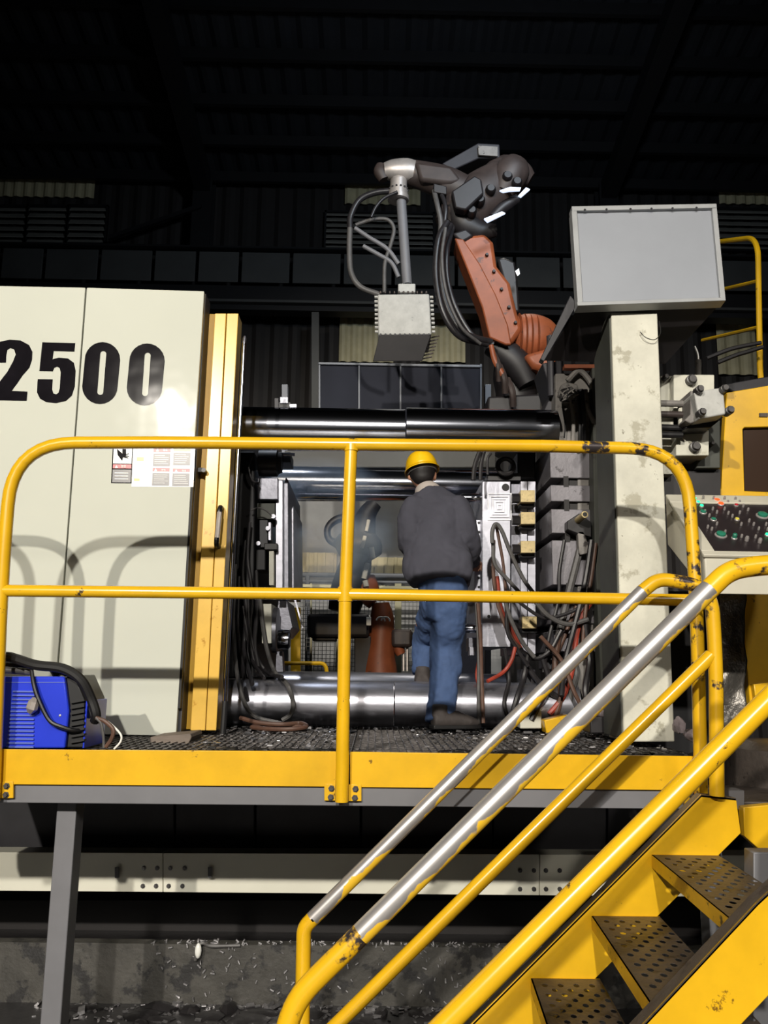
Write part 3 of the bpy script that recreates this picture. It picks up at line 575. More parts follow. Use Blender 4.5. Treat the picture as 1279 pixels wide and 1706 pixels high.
hz = [([(432, 990), (436, 1030), (444, 1080), (458, 1120), (478, 1140), (488, 1170), (484, 1190), (470, 1200)], .013, 'hose_g'), ([(412, 985), (415, 1040), (424, 1085), (444, 1120), (470, 1128)], .011, 'hose'),
      ([(404, 1010), (412, 1060), (420, 1100), (440, 1130)], .010, 'hose'), ([(398, 960), (396, 1050), (404, 1110), (410, 1160)], .012, 'hose'), ([(420, 760), (414, 780), (420, 800), (432, 806)], .008, 'hose'),
      ([(418, 850), (430, 846), (442, 850), (452, 858)], .005, 'hose_g'), ([(392, 940), (390, 1060), (398, 1140), (420, 1190), (470, 1206)], .012, 'hose_g'), ([(426, 950), (428, 1010), (424, 1070), (430, 1110)], .012, 'hose'),
      ([(408, 900), (404, 960), (410, 1020), (406, 1080), (420, 1140)], .013, 'hose'), ([(416, 870), (412, 930), (420, 990), (416, 1060), (426, 1120)], .010, 'hose')]
for pts, r, mm in hz: B().tube([(x, y, Ym - .12 - (.37 if y > 1125 else 0)) for x, y in pts], r, 8).build('hose', M[mm], md)
cable('coiled_hose', [(400, 1196, 4.75), (430, 1204, 4.7), (470, 1207, 4.68), (500, 1205, 4.72), (510, 1211, 4.6), (480, 1215, 4.55), (440, 1214, 4.6), (420, 1211, 4.68), (460, 1209, 4.74), (505, 1211, 4.7)], .012, M['hose_b'], 'dirty hose coiled on the grating in front of the lower tie bar', cat='hose', dy=0)
# ------------------------------------------------------------------ fixed die half
fd = thing('fixed_die_half', P(850, 1085, 5.4), 'bright machined die half with bronze clamps, guide pins and bundled hoses', 'die')
Yd = 5.25
B().rect(803, 802, 850, 1078, Yd, .9).build('die_plate', M['steel'], fd, bev=.003)
B().rect(851, 806, 866, 1072, Yd + .03, .85).build('die_plate', M['steel_d'], fd, bev=.003)
B().rect(867, 802, 878, 1090, Yd - .01, .85).build('die_plate', M['steel'], fd, bev=.002)
B().rect(879, 802, 892, 1090, Yd + .01, .85).build('die_plate', M['steel'], fd, bev=.002)
sp_ = B().rect(790, 866, 802, 998, Yd + .12, .6).build('drilled_plate', M['steel'], fd, bev=.002)
def hole(px, py, Y, r, par):
    p = P(px, py, Y); B().lathe(p + Vector((0, -.0015, 0)), p + Vector((0, .01, 0)), ((0, r), (1, r)), 14).build('hole', M['blackm'], par)
for i in range(9): hole(797.5, 871 + i * 15.3, Yd + .12, .0085, sp_)
hole(842, 812, Yd, .024, fd); hole(814, 1027, Yd, .010, fd)
for i, h_ in enumerate((4, 8, 12, 16, 20)):
    cx, cy = 832, 844; o_, n_ = (h_, h_ * 1.12), (h_ - 1.6, h_ * 1.12 - 1.6); c = [(cx + sx * o_[0], cy + sy * o_[1]) for sx, sy in ((-1, -1), (1, -1), (1, 1), (-1, 1))]; d = [(cx + sx * n_[0], cy + sy * n_[1]) for sx, sy in ((-1, -1), (1, -1), (1, 1), (-1, 1))]
    b = B()
    for k in range(4): b.poly([c[k], c[(k + 1) % 4], d[(k + 1) % 4], d[k]], Yd - .008, .009)
    b.build('engraved_square', M['steel_e'], fd, smooth=0)
for py in (830, 1047):
    a = P(803, py, Yd + .05); B().lathe(a, a + Vector((-.135, 0, 0)), ((0, .036), (.12, .036), (.125, .028), (.9, .028), (1, .022)), 20).build('guide_pin', M['chrome'], fd)
B().rect(780, 1062, 795, 1085, Yd + .1, .15).build('ejector_block', M['steel_d'], fd, bev=.004)
B().rect(782, 1078, 792, 1092, Yd + .05, .08).build('pin_block', M['steel'], fd, bev=.002)
for px, py in ((879, 826.5), (879.5, 863), (879.5, 911), (882, 1037)):
    Yk = Yd - .14; o = B().rect(px - 12, py - 10, px + 12, py + 10, Yk, .12).build('clamp', M['brass'], fd, bev=.002, label='square bronze clamp block')
    a = P(px - 12, py + 4, Yk + .04); B().lathe(a, a + Vector((-.055, 0, 0)), ((0, .022), (.15, .022), (.16, .03), (1, .03)), 6).build('clamp_bolt', M['robot_k'], o)
    B().rect(px - 13, py + 10, px + 13, py + 17, Yk + .05, .09).build('clamp_shadow', M['darker'], o, bev=.002)  # soot-black strip standing in for the shadow under the clamp
a = P(842, 777, Yd); tor = B(); ring = [a + Vector((math.cos(k * math.pi / 10) * .05, 0, math.sin(k * math.pi / 10) * .05)) for k in range(21)]; tor.loft(ring, .016, 8, caps=False); tor.build('lifting_eye', M['robot_k'], fd)
B().rect(812, 788, 868, 801, Yd + .05, .4).build('die_cap', M['robot_k'], fd, bev=.004)
B().rect(862, 752, 892, 798, Yd + .1, .4).build('top_manifold', M['robot_k'], fd, bev=.01)
B().poly([(892, 770), (919, 740), (919, 800), (893, 828)], Yd + .3, .3).build('wedge', M['casting'], fd, bev=.004)
hoses = [([(820, 905), (820, 885), (826, 873), (836, 885), (852, 925), (872, 965), (890, 990)], .012, 'hose_g'), ([(821, 905), (824, 940), (845, 965), (868, 990)], .011, 'hose_g'),
 ([(826, 873), (832, 905), (838, 940), (842, 985)], .009, 'hose_b'), ([(822, 900), (822, 960), (830, 1010), (850, 1060), (866, 1080)], .011, 'hose_b'), ([(828, 960), (834, 1010), (852, 1050), (870, 1085)], .011, 'hose_r'),
 ([(838, 990), (850, 1030), (870, 1070), (890, 1095)], .012, 'hose_g'), ([(845, 1000), (845, 1050), (860, 1080), (880, 1110)], .012, 'hose'), ([(800, 750), (791, 775), (788, 800)], .014, 'hose'), ([(806, 752), (801, 775), (800, 800)], .012, 'hose'),
 ([(818, 755), (812, 765), (812, 790)], .008, 'hose'), ([(890, 1000), (912, 1025), (945, 1040), (980, 1032)], .014, 'hose_g'), ([(850, 990), (880, 1015), (910, 1030), (950, 1020), (975, 1005)], .010, 'hose'),
 ([(983, 1005), (968, 1030), (960, 1060), (957, 1090)], .016, 'hose_r'), ([(957, 1085), (952, 1120), (938, 1160), (915, 1190)], .016, 'hose_r'), ([(972, 890), (962, 930), (948, 985), (935, 1040), (925, 1090)], .022, 'hose_g'),
 ([(985, 900), (978, 950), (968, 1000), (955, 1050), (940, 1110), (935, 1160)], .016, 'hose'), ([(992, 905), (985, 960), (975, 1020), (970, 1080)], .012, 'hose_b'), ([(870, 1085), (890, 1098), (915, 1085), (935, 1050)], .012, 'hose'),
 ([(866, 1080), (885, 1120), (912, 1150), (935, 1165)], .016, 'hose'), ([(798, 1100), (795, 1130), (808, 1160), (835, 1185)], .012, 'hose_r'), ([(858, 1078), (852, 1100), (838, 1120), (812, 1135)], .011, 'hose_r'),
 ([(796, 1005), (800, 1060), (802, 1120), (805, 1205)], .011, 'hose_b'), ([(793, 1000), (797, 1080), (797, 1150), (797, 1206)], .010, 'hose_g'), ([(930, 1060), (925, 1110), (935, 1150), (925, 1195)], .018, 'hose_b'),
 ([(945, 1080), (960, 1120), (950, 1160), (965, 1200)], .020, 'hose_g'), ([(905, 1100), (915, 1140), (900, 1170), (885, 1200)], .016, 'hose'), ([(975, 1040), (982, 1100), (975, 1150), (985, 1200)], .018, 'hose'),
 ([(880, 1090), (872, 1130), (862, 1160), (850, 1200)], .016, 'hose'), ([(940, 900), (932, 950), (930, 1000), (915, 1060), (905, 1120)], .011, 'hose'), ([(960, 1010), (940, 1060), (925, 1100), (918, 1160)], .012, 'hose_b'),
 ([(900, 1060), (935, 1100), (955, 1150), (975, 1190)], .012, 'hose_b'), ([(840, 1080), (848, 1130), (840, 1170), (848, 1204)], .012, 'hose')]
for i, (pts, r, mm) in enumerate(hoses):
    Yh_ = 4.84 + (.03 * (i % 5)) - (.02 if i < 6 else 0); B().tube([(x, y, Yh_ + (.0 if y < 1135 else -.06)) for x, y in pts], r, 8).build('hose', M[mm], fd)
for i, (x, y) in enumerate(((868, 1115), (905, 1090), (935, 1130), (955, 1175), (915, 1165), (890, 1150))): B().rect(x, y, x + 24, y + 26, 5.0 + i * .02, .15).build('hose_manifold', M['dark'], fd, bev=.008)
# pipe stub and cable knot on the platen
t = thing('pipe_stub', P(965, 890, 4.9), 'short open pipe stub poking from the black bracket on the platen', 'pipe')
p = P(974, 857, 4.80); B().lathe(p, p + Vector((-.02, .2, -.02)), ((0, .012), (.0001, .020), (1, .020)), 14).build('tube', M['brass'], t); B().cyl(p + Vector((0, -.002, 0)), p + Vector((0, .01, 0)), .013, 12).build('bore', M['blackm'], t)
B().poly([(945, 868), (965, 855), (985, 870), (985, 895), (965, 890), (945, 882)], 4.92, .1).build('bracket', M['robot_k'], t, bev=.004); B().poly([(962, 885), (972, 885), (985, 920), (965, 925)], 4.92, .05).build('lever', M['dirty'], t, bev=.004)
t = thing('cable_knot', P(948, 665, 4.9), 'tangled knot of dusty wires at the top of the dark platen', 'wires')
B().poly([(935, 640), (945, 636), (962, 640), (965, 655), (958, 664), (930, 658)], 4.93, .07).build('junction_box', M['dirty'], t, bev=.008)
for i in range(10):
    x = 932 + rnd.random() * 30; pts = [(x, 640 + rnd.random() * 10, 4.90), (928 + rnd.random() * 38, 650 + rnd.random() * 8, 4.89), (930 + rnd.random() * 36, 662 + rnd.random() * 6, 4.9), (x, 668, 4.93)]
    B().tube(pts, .005, 6).build('wire', M['hose' if i % 2 else 'dirty'], t)
for i, (x0, x1, y1, r, mm) in enumerate(((934, 941, 730, .004, 'blackm'), (950, 955, 740, .012, 'dirty'), (968, 972, 740, .016, 'dark'), (975, 990, 705, .014, 'dirty'), (962, 966, 745, .010, 'blackm'), (984, 992, 720, .010, 'dark'))):
    B().tube([(x0, 650, 4.93), (x0 + 3, 680, 4.9), (x1, 705, 4.91), (x1 - 1, y1, 4.93)], r, 8).build('hanging_cable', M[mm], t)
B().tube([(945, 635, 4.95), (965, 618, 4.93), (985, 640, 4.93), (990, 665, 4.93)], .018, 8).build('hanging_cable', M['dirty'], t)
# odd items at the platen's foot
B().poly([(906, 1200), (948, 1190), (952, 1212), (910, 1222)], 4.70, .12).build('yellow_block', M['yellow_worn'], bev=.005, label='chipped yellow steel block lying at the foot of the hoses', cat='block')
B().rect(866, 1180, 902, 1214, 4.78, .1).build('tan_block', M['cream_dirty'], bev=.006, label='dirty tan block at the right end of the lower tie bar', cat='block')
B().rect(983, 1194, 1036, 1222, 4.36, .14).build('oily_box', M['robot_k'], bev=.006, label='low black oily box beside the foot of the cream pillar', cat='box')
for (x, y, w_, h_, Y, lab) in ((988, 1172, 26, 22, 4.42, 'crumpled pale rag tucked beside the cream pillar'), (1015, 1178, 20, 20, 4.40, 'smaller rag behind the pale rag at the pillar'), (1124, 1196, 14, 26, 3.85, 'torn white scrap right of the cream pillar foot'), (1140, 1216, 22, 18, 3.62, 'white scrap lying on the platform corner by the posts')):
    c = P(x + w_ / 2, y + h_ / 2, Y); k = Y / F_; b = B().ball(c, (w_ * k / 2, .05, h_ * k / 2), 12, 8)
    for v in b.v: v += Vector(noise.noise_vector(v * 30)) * .016
    b.build('rag', M['rag'], label=lab, cat='rag')
# ------------------------------------------------------------------ cream pillar
pl = thing('machine_pillar', P(1078, 1236, 3.97), 'tall dirty cream rectangular steel pillar under the grey board', 'pillar')
B().poly([(1018, 521), (1095, 521), (1124, 1236), (1039, 1236)], 3.97, .25).build('column', M['cream_dirty'], pl, bev=.006)
B().poly([(1014, 524), (1021, 524), (1041, 1230), (1035, 1230)], 3.99, .3).build('edge_strip', M['green_d'], pl, bev=.002)
cable('loose_wire', [(1066, 553, 3.95), (1075, 562, 3.94), (1090, 566, 3.94), (1100, 555, 3.95), (1098, 535, 3.97)], .0022, M['black'], 'thin loose wire trailing over the head of the cream pillar', dy=0)
# ------------------------------------------------------------------ grey board on hopper
bd = thing('grey_display_board', P(1085, 610, 4.3), 'large blank grey framed board tilted above the cream pillar', 'board')
def PB(x, y, off=0):  # board plane leans back towards the top
    n = Vector((0, -1, .12)).normalized(); return PP(x, y, P(1080, 505, 3.9) - n * off, n)
nb = Vector((0, -1, .12)).normalized()
def bpoly(name, pts, off, th, m, **kw): return B().hexa([PB(x, y, off) for x, y in pts], -nb * th).build(name, m, bd, **kw)
bpoly('board_face', [(956, 348), (1192, 344), (1204, 496), (966, 503)], .02, .03, M['board'], bev=.002)
bpoly('frame_bar', [(952, 343.5), (1193.5, 339), (1194, 346), (953, 351)], 0, .06, M['board_f'], bev=.002)
bpoly('frame_bar', [(961, 503), (1208, 495), (1209, 500.5), (962, 509)], -.01, .07, M['board_f'], bev=.002)
bpoly('frame_bar', [(952, 351), (961, 351), (971, 503), (962, 504)], 0, .06, M['board_f'], bev=.002)
bpoly('frame_bar', [(1186, 347), (1194, 346), (1208.5, 497), (1200, 496.5)], 0, .06, M['board_f'], bev=.002)
bpoly('back_box', [(956, 350), (1190, 346), (1203, 497), (966, 502)], .05, .06, M['robot_k'])
f = [P(966, 508, 4.0), P(1204, 501, 4.0), P(1108, 606, 4.3), P(906, 601, 4.3)]
f += [P(972, 512, 4.3), P(1200, 505, 4.3), P(1106, 602, 4.46), P(910, 598, 4.46)]
b = B().add(f, [(0, 1, 2, 3), (7, 6, 5, 4), (0, 4, 5, 1), (1, 5, 6, 2), (2, 6, 7, 3), (3, 7, 4, 0)]); b.build('hopper', M['robot_k'], bd)
B().poly([(950, 492), (962, 506), (906, 602), (900, 598)], 3.98, .05).build('slanted_strut', M['dark'], bd, bev=.003)
B().rect(940, 607, 1016, 613, 4.9, .05).build('hopper_base', M['orange'], bd)
for x in (974, 1010, 1050, 1085, 1120, 1160): B().cyl(PB(x, 349.5 - (x - 974) * .018, -.0), PB(x, 349.5 - (x - 974) * .018, -.006), .006, 6).build('clip', M['dark'], bd)
# ------------------------------------------------------------------ valve block
vb = thing('hydraulic_valve_block', P(1150, 790, 4.5), 'cream hydraulic valve block with bolted white cylinder and pipes', 'valve')
Yv = 4.5
B().rect(1100, 626, 1122, 790, Yv + .02, .3).build('back_plate', M['cream_dirty'], vb, bev=.004)
B().rect(1122, 624, 1190, 684, Yv - .05, .3).build('upper_plate', M['cream_dirty'], vb, bev=.005)
B().rect(1126, 716, 1181, 759, Yv - .06, .2).build('lower_plate', M['cream_dirty'], vb, bev=.005)
B().rect(1132, 690, 1172, 722, Yv + .05, .2).build('neck', M['dirty'], vb, bev=.01)
B().rect(1160, 700, 1200, 780, Yv + .05, .3).build('side_block', M['green_d'], vb, bev=.006)
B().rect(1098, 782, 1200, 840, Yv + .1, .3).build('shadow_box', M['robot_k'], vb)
B().poly([(1156, 652), (1205, 645), (1209, 690), (1164, 698)], Yv - .3, .28).build('cylinder_block', M['spray'], vb, bev=.008)
B().poly([(1150, 650), (1163, 655), (1166, 700), (1150, 705), (1140, 700), (1150, 690)], Yv - .24, .2).build('cylinder_flange', M['dirty'], vb, bev=.006)
B().poly([(1150, 700), (1206, 694), (1184, 712), (1140, 714)], Yv - .18, .2).build('cylinder_foot', M['robot_b'] if 'robot_b' in M else M['robot_k'], vb, bev=.006)
for x, y, r, Y in ((1149, 635, .028, Yv - .05), (1155, 746, .028, Yv - .06), (1106, 631, .016, Yv + .02), (1162, 651, .020, Yv - .3), (1203, 650, .020, Yv - .3), (1212, 686, .022, Yv - .28), (1166, 689, .020, Yv - .3), (1182, 742, .012, Yv + .05)):
    p = P(x, y, Y); bb = B().lathe(p + Vector((0, .02, 0)), p + Vector((0, -.05, 0)), ((0, r), (.75, r), (.78, r * .8), (1, r * .7)), 12); bb.build('bolt', M['bolt'], vb)
for y, m_ in ((672, 'dirty'), (690, 'robot_d'), (712, 'darker'), (724, 'darker')): B().cyl(P(1094, y, Yv - .12), P(1160 if y < 700 else 1136, y + 1, Yv - .12), .018, 10).build('pipe', M[m_], vb)
B().cyl(P(1134, 676, Yv - .1), P(1135, 716, Yv - .1), .016, 10).build('standpipe', M['cream_dirty'], vb)
B().cyl(P(1163, 600, Yv), P(1163, 626, Yv), .016, 10).build('standpipe', M['dirty'], vb); B().tube([(1163, 602, Yv), (1162, 590, Yv), (1157, 577, Yv)], .006, 6).build('pipe_end', M['paper'], vb)
# ------------------------------------------------------------------ control console
cp = thing('control_console', P(1250, 990, 3.6), 'beige sloping control console covered with lit push buttons', 'console')
A0, A1 = P(1106, 823, 4.05), P(1177, 927, 3.6); xl = A1.x - .01; xr_ = xl + .85
zt, zf = A0.z, A1.z; nC = Vector((0, -(zt - zf), .45)).normalized(); p0 = Vector((xl, 3.6, zf))
prof = [(3.6, zf), (4.05, zt), (4.05, zt - .25), (3.6, P(1177, 990, 3.6).z)]
B().add([(x, y, z) for x in (xl, xr_) for y, z in prof], [(0, 1, 2, 3), (7, 6, 5, 4), (0, 4, 5, 1), (1, 5, 6, 2), (2, 6, 7, 3), (3, 7, 4, 0)]).build('housing', M['console'], cp, bev=.006)
lip = B()
def con(px, py, off=0): return PP(px, py, p0 + nC * off, nC)
dirv = Vector((0, .45, zt - zf)).normalized()
for nm, y0, y1, xa, xb in (('frame_edge', .0, .035, xl - .008, xr_ + .008), ('frame_edge', .48, .515, xl - .008, xr_ + .008), ('frame_edge', .035, .48, xl - .008, xl + .05), ('frame_edge', .035, .48, xr_ - .05, xr_ + .008)):
    o0 = Vector((0, 3.6, zf)) - dirv * .01; q = [Vector((xx, 0, 0)) + o0 + dirv * tt for xx, tt in ((xa, y0), (xb, y0), (xb, y1), (xa, y1))]
    B().hexa(q, nC * .014).build(nm, M['console'], cp, bev=.003)
B().hexa([Vector((xx, 0, 0)) + Vector((0, 3.6, zf)) + dirv * tt for xx, tt in ((xl + .045, .025), (xr_ - .045, .025), (xr_ - .045, .475), (xl + .045, .475))], nC * .006).build('button_panel', M['cpanel'], cp)
k3 = 229 / 1085
def btn(x, y, r, m_, h=.012, base=True, name='push_button', label=None):
    px, py = 1050 + x * k3, 600 + y * k3; p = con(px, py, .006)
    if base:
        o = B().lathe(p, p + nC * .006, ((0, r * 1.35), (.6, r * 1.35), (1, r * 1.15)), 14).build('bezel', M['knob'] if m_ is not M['knob'] else M['cpanel'], cp)
        B().lathe(p + nC * .005, p + nC * (.005 + h), ((0, r), (.8, r), (1, r * .7)), 14).build(name, m_, o, label=label)
    else: B().lathe(p, p + nC * h, ((0, r), (.7, r), (1, r * .7)), 12).build(name, m_, cp, label=label)
for x, y in ((505, 1100), (532, 1128), (560, 1157)): btn(x, y, .008, M['led_g'], .006, name='lit_button', label='lit green button')
for x, y in ((682, 1112), (712, 1140)): btn(x, y, .012, M['led_r'], .006, name='lit_button', label='lit red button')
btn(1078, 1385, .009, M['led_g'], .006, name='lit_button'); btn(818, 1408, .010, M['green_b'], .02, label='green push button'); btn(572, 1205, .013, M['green_b'], .008); btn(655, 1262, .011, M['green_b'], .006)
btn(712, 1385, .020, M['green_b'], .012, name='large_green_button'); btn(1040, 1232, .022, M['green_b'], .012, name='large_green_button'); btn(833, 1150, .008, M['red'], .006); btn(840, 1262, .009, M['yel_p'], .006)
for x, y in ((572, 1088), (655, 1092), (740, 1095), (826, 1100), (766, 1126), (858, 1125), (888, 1155), (926, 1185), (860, 1208), (740, 1178), (648, 1178), (680, 1205), (770, 1212), (802, 1235), (620, 1232), (585, 1198), (680, 1296), (640, 1338), (745, 1360), (872, 1300), (935, 1272), (970, 1300), (1010, 1335), (608, 1322), (875, 1395), (985, 1400), (1068, 1300), (1080, 1340)):
    btn(x, y + 4, .0055, M['knob'], .016, base=False, name='toggle_knob')
for x, y in ((915, 1425), (1018, 1440)): btn(x, y, .009, M['knob'], .022, base=False, name='selector_knob')
B().rect(1110, 960, 1300, 985, 4.02, .12).build('support_bracket', M['darker'], cp)
B().rect(1262, 985, 1300, 1270, 3.95, .12).build('pedestal', M['darker'], cp) if 0 else None
# ------------------------------------------------------------------ yellow guard cabinet at right
yc = thing('yellow_guard_cabinet', P(1260, 1185, 4.75), 'yellow sheet metal guard cabinet with dark window at the right edge', 'cabinet')
Yy = 4.72
B().poly([(1210, 654), (1400, 622), (1400, 708), (1240, 712), (1237, 715), (1240, 818), (1400, 824), (1400, 1000), (1260, 1000), (1190, 830), (1190, 820), (1201, 814)], Yy, .05).build('upper_panel', M['yellow'], yc, bev=.004)
B().poly([(1238, 708), (1400, 704), (1400, 826), (1241, 822)], Yy + .03, .02).build('window_pane', M['window'], yc)
B().rect(1265, 688, 1279, 694, Yy - .01, .02).build('handle_slot', M['tread'], yc)
B().poly([(1234, 985), (1400, 985), (1400, 1188), (1262, 1184), (1249, 1172)], Yy - .1, .3).build('lower_panel', M['yellow'], yc, bev=.004)
B().poly([(1255, 1140), (1400, 1120), (1400, 1186), (1260, 1178)], Yy - .14, .05).build('lower_flap', M['yellow'], yc, bev=.004)
B().poly([(1205, 640), (1400, 605), (1400, 640), (1230, 660)], Yy + .3, .5).build('top_gear', M['dark'], yc, bev=.01)
b = B(); n_ = 16; vs = []; fs = []
for i in range(n_ + 1):
    for j in range(n_ + 1):
        p = P(1198 + (1242 - 1198) * i / n_, 985 + (1215 - 985) * j / n_, 4.45); p.y += noise.noise(p * 9) * .03; vs.append(p)
for i in range(n_):
    for j in range(n_): k = i * (n_ + 1) + j; fs.append((k, k + 1, k + n_ + 2, k + n_ + 1))
b.add(vs, fs); o = b.build('metal_curtain', M['foil'], smooth=60, label='greasy crinkled metal sheet left of the lower yellow panel', cat='metal sheet'); sm = o.modifiers.new('t', 'SOLIDIFY'); sm.thickness = .006
B().rect(1108, 985, 1232, 1300, 4.95, .4).build('pump_housing', M['darker'], label='black machine housing behind the pillar and yellow posts', cat='housing', bev=.01)
c_ = P(1325, 1300, 4.15); b = B(); b.lathe((c_.x, 4.15, .02), (c_.x, 4.15, -.33), ((0, .02), (.001, .22), (.08, .30), (.55, .325), (.72, .35), (.86, .35), (.93, .30), (1, .28)), 40); b.build('greasy_hose_drum', M['tread'], label='dark greasy rounded casting beyond the stair top', cat='casting')
# ------------------------------------------------------------------ far right catwalk rail
cw = thing('catwalk_rail', P(1270, 650, 7.5), 'thin yellow catwalk railing at the far right above the yellow cabinet', 'railing')
Yk = 7.5
B().loft(rounded([P(1290, 700, Yk), P(1266, 640, Yk), P(1262, 395, Yk), P(1180, 405, Yk + 1)], .22, 7), .026, 10).build('top_rail', M['yellow'], cw)
for y in (468, 545): B().cyl(P(1264, y, Yk), P(1170, y + 22, Yk + 1.5), .02, 8).build('mid_rail', M['yellow'], cw)
for x, y, l in ((1207, 585, 60), (1225, 592, 45)): B().tube([(x - 30, y + 12, 7.3), (x, y, 7.3), (x + 20, y - 6, 7.3), (x + l, y - 14, 7.3)], .02, 6).build('cable_tray', M['robot_k'], cw)
# ================================================================== ROBOT
YR = 6.9; kR = YR / F_
rb = thing('foundry_robot', P(880, 660, YR), 'sooty orange robot arm holding a white spray block over the machine', 'robot')
def rp(name, pts, d, m, off=0, bev=.02, parent=None, **kw): return B().poly(pts, YR + off - d / 2, d).build(name, m, parent or rb, bev=bev, **kw)
def rl(name, pts, rads, m, n=18, parent=None, off=0, **kw):
    c = crom([(x, y, r) for (x, y), r in zip(pts, rads)], 4); return B().loft([P(v.x, v.y, YR + off) for v in c], [(v.z * kR, v.z * kR * .85) for v in c], n).build(name, m, parent or rb, smooth=50, **kw)
rp('lower_arm', [(757, 396), (775, 392), (808, 388), (822, 402), (828, 442), (850, 470), (862, 520), (870, 548), (852, 574), (815, 562), (803, 512), (778, 448)], .26, M['orange'], bev=.035)
rp('arm_cover', [(757, 396), (772, 398), (800, 440), (826, 490), (846, 540), (852, 574), (842, 574), (815, 562), (803, 512), (778, 448)], .05, M['orange'], off=-.16, bev=.012, label='paler curved cover plate')
rl('shoulder_joint', [(855, 562), (866, 562), (884, 563), (902, 566), (918, 572)], [30, 40, 43, 40, 30], M['orange'], 24, off=.05)
for x in (862, 871, 880, 890): a = P(x, 562 + (x - 862) * .1, YR + .05); B().lathe(a, a + Vector((.012, 0, 0)), ((0, 40 * kR), (.5, 42.5 * kR), (1, 40 * kR)), 28).build('joint_rib', M['orange'], rb)
rp('turret', [(872, 590), (925, 575), (935, 600), (905, 618), (888, 612)], .4, M['orange'], off=.05, bev=.04)
rl('swing_motor', [(812, 575), (835, 585), (860, 605), (880, 640)], [16, 24, 26, 18], M['robot_k'])
rl('base_casting', [(855, 600), (858, 630), (860, 670), (858, 760)], [34, 40, 36, 36], M['robot_k'], off=.2)
rp('base_plate', [(812, 660), (905, 655), (905, 690), (812, 690)], .5, M['robot_k'], off=.1)
for i, (x, y) in enumerate(((822, 590), (832, 610), (845, 632))): B().tube([(x, y, YR - .2), (x + 8, y + 20, YR - .25), (x + 10, y + 45, YR - .2)], .028, 8).build('base_cable', M['robot_d'], rb)
rl('front_cable', [(818, 575), (824, 600), (838, 625)], [4, 5, 5], M['orange'], 8, off=-.25)
rp('counter_link', [(828, 430), (840, 428), (858, 436), (862, 462), (866, 520), (856, 520), (842, 480)], .12, M['robot_k'], off=.12)
rl('elbow_housing', [(748, 380), (768, 355), (800, 330), (832, 306), (856, 292)], [30, 44, 48, 42, 32], M['robot_d'], 22)
rl('elbow_lower', [(760, 345), (772, 372), (800, 385), (826, 384)], [26, 26, 18, 12], M['robot_k'], off=-.06)
rl('elbow_motor', [(836, 322), (846, 300), (856, 280), (862, 268)], [20, 30, 30, 20], M['robot_d'], off=-.1)
rl('elbow_cap', [(812, 300), (842, 285), (868, 292), (884, 300)], [24, 30, 26, 14], M['robot_d'], off=.05)
rl('forearm', [(648, 288), (668, 286), (700, 292), (740, 304), (770, 318)], [16, 22, 26, 30, 30], M['robot_d'], 20, off=-.05)
rl('wrist', [(640, 285), (655, 284), (676, 284), (690, 286)], [15, 20, 22, 20], M['robot_s'], 20, off=-.08)
rl('wrist_cap', [(634, 274), (634, 286), (640, 300)], [8, 13, 10], M['robot_d'], off=-.08)
for x, y in ((800, 330), (818, 312), (786, 348), (846, 290), (862, 300)):
    p = P(x, y, YR - .24); B().lathe(p + Vector((0, .12, 0)), p, ((0, .045), (.8, .045), (1, .03)), 12).build('joint_cap', M['robot_k'], rb)
rp('elbow_bracket', [(752, 318), (790, 292), (802, 298), (806, 322), (776, 350), (758, 346)], .1, M['robot_k'], off=-.24, bev=.015)
rp('wrist_drive', [(690, 268), (752, 276), (770, 300), (752, 306), (700, 300)], .12, M['robot_d'], off=-.12, bev=.03)
rp('cable_clamp', [(722, 305), (744, 310), (744, 324), (722, 320)], .16, M['robot_k'], off=-.16, bev=.008)
rp('arm_lug', [(752, 388), (776, 380), (790, 392), (770, 404)], .3, M['robot_k'], bev=.02)
for y in (420, 448, 478, 508, 534): p = P(812 + (y - 420) * .42, y, YR - .19); B().lathe(p + Vector((0, .05, 0)), p + Vector((0, .03, 0)), ((0, .016), (1, .012)), 8).build('arm_bolt', M['robot_k'], rb)
rp('cable_cover', [(736, 272), (796, 238), (832, 240), (833, 263), (798, 263), (752, 284)], .3, M['dirty'] if 0 else M['dark'], off=.12, bev=.01)
rp('cover_plate', [(796, 242), (829, 244), (829, 260), (797, 258)], .02, M['dirty'], off=-.05, bev=.004)
a, b_ = P(664, 298, YR - .1), P(663, 334, YR - .1); B().lathe(a, b_, ((0, 12 * kR), (.1, 15 * kR), (.55, 15 * kR), (.56, 17 * kR), (.8, 17 * kR), (.81, 19 * kR), (1, 19 * kR)), 22).build('tool_flange', M['robot_s'], rb)
for k in range(8):
    an = math.pi * k / 7; p = a.lerp(b_, .5) + Vector((math.cos(an) * 17 * kR, -math.sin(an) * 17 * kR, 0)); B().cyl(p, p + Vector((0, 0, -.014)), .008, 6).build('flange_bolt', M['robot_k'], rb)
B().cyl(P(668, 334, YR - .1), P(678, 474, YR - .1), 8.7 * kR, 18).build('tool_pipe', M['beam'], rb)
B().rect(663, 472, 692, 487, YR - .16, .13).build('pipe_socket', M['spray'], rb, bev=.01)
sb = B().poly([(629, 490), (715, 489), (719, 557), (630, 558)], YR - .35, .42).build('spray_block', M['spray'], rb, bev=.012, label='chalky white spray block')
B().add([P(632, 558, YR - .35), P(718, 557, YR - .35), P(718, 557, YR + .07), P(632, 558, YR + .07), P(621, 602, YR - .28), P(703, 602, YR - .28), P(703, 602, YR + .07), P(621, 602, YR + .07)], [(0, 1, 5, 4), (1, 2, 6, 5), (2, 3, 7, 6), (3, 0, 4, 7), (4, 5, 6, 7), (3, 2, 1, 0)]).build('nozzle_tray', M['robot_k'], rb, bev=.004)
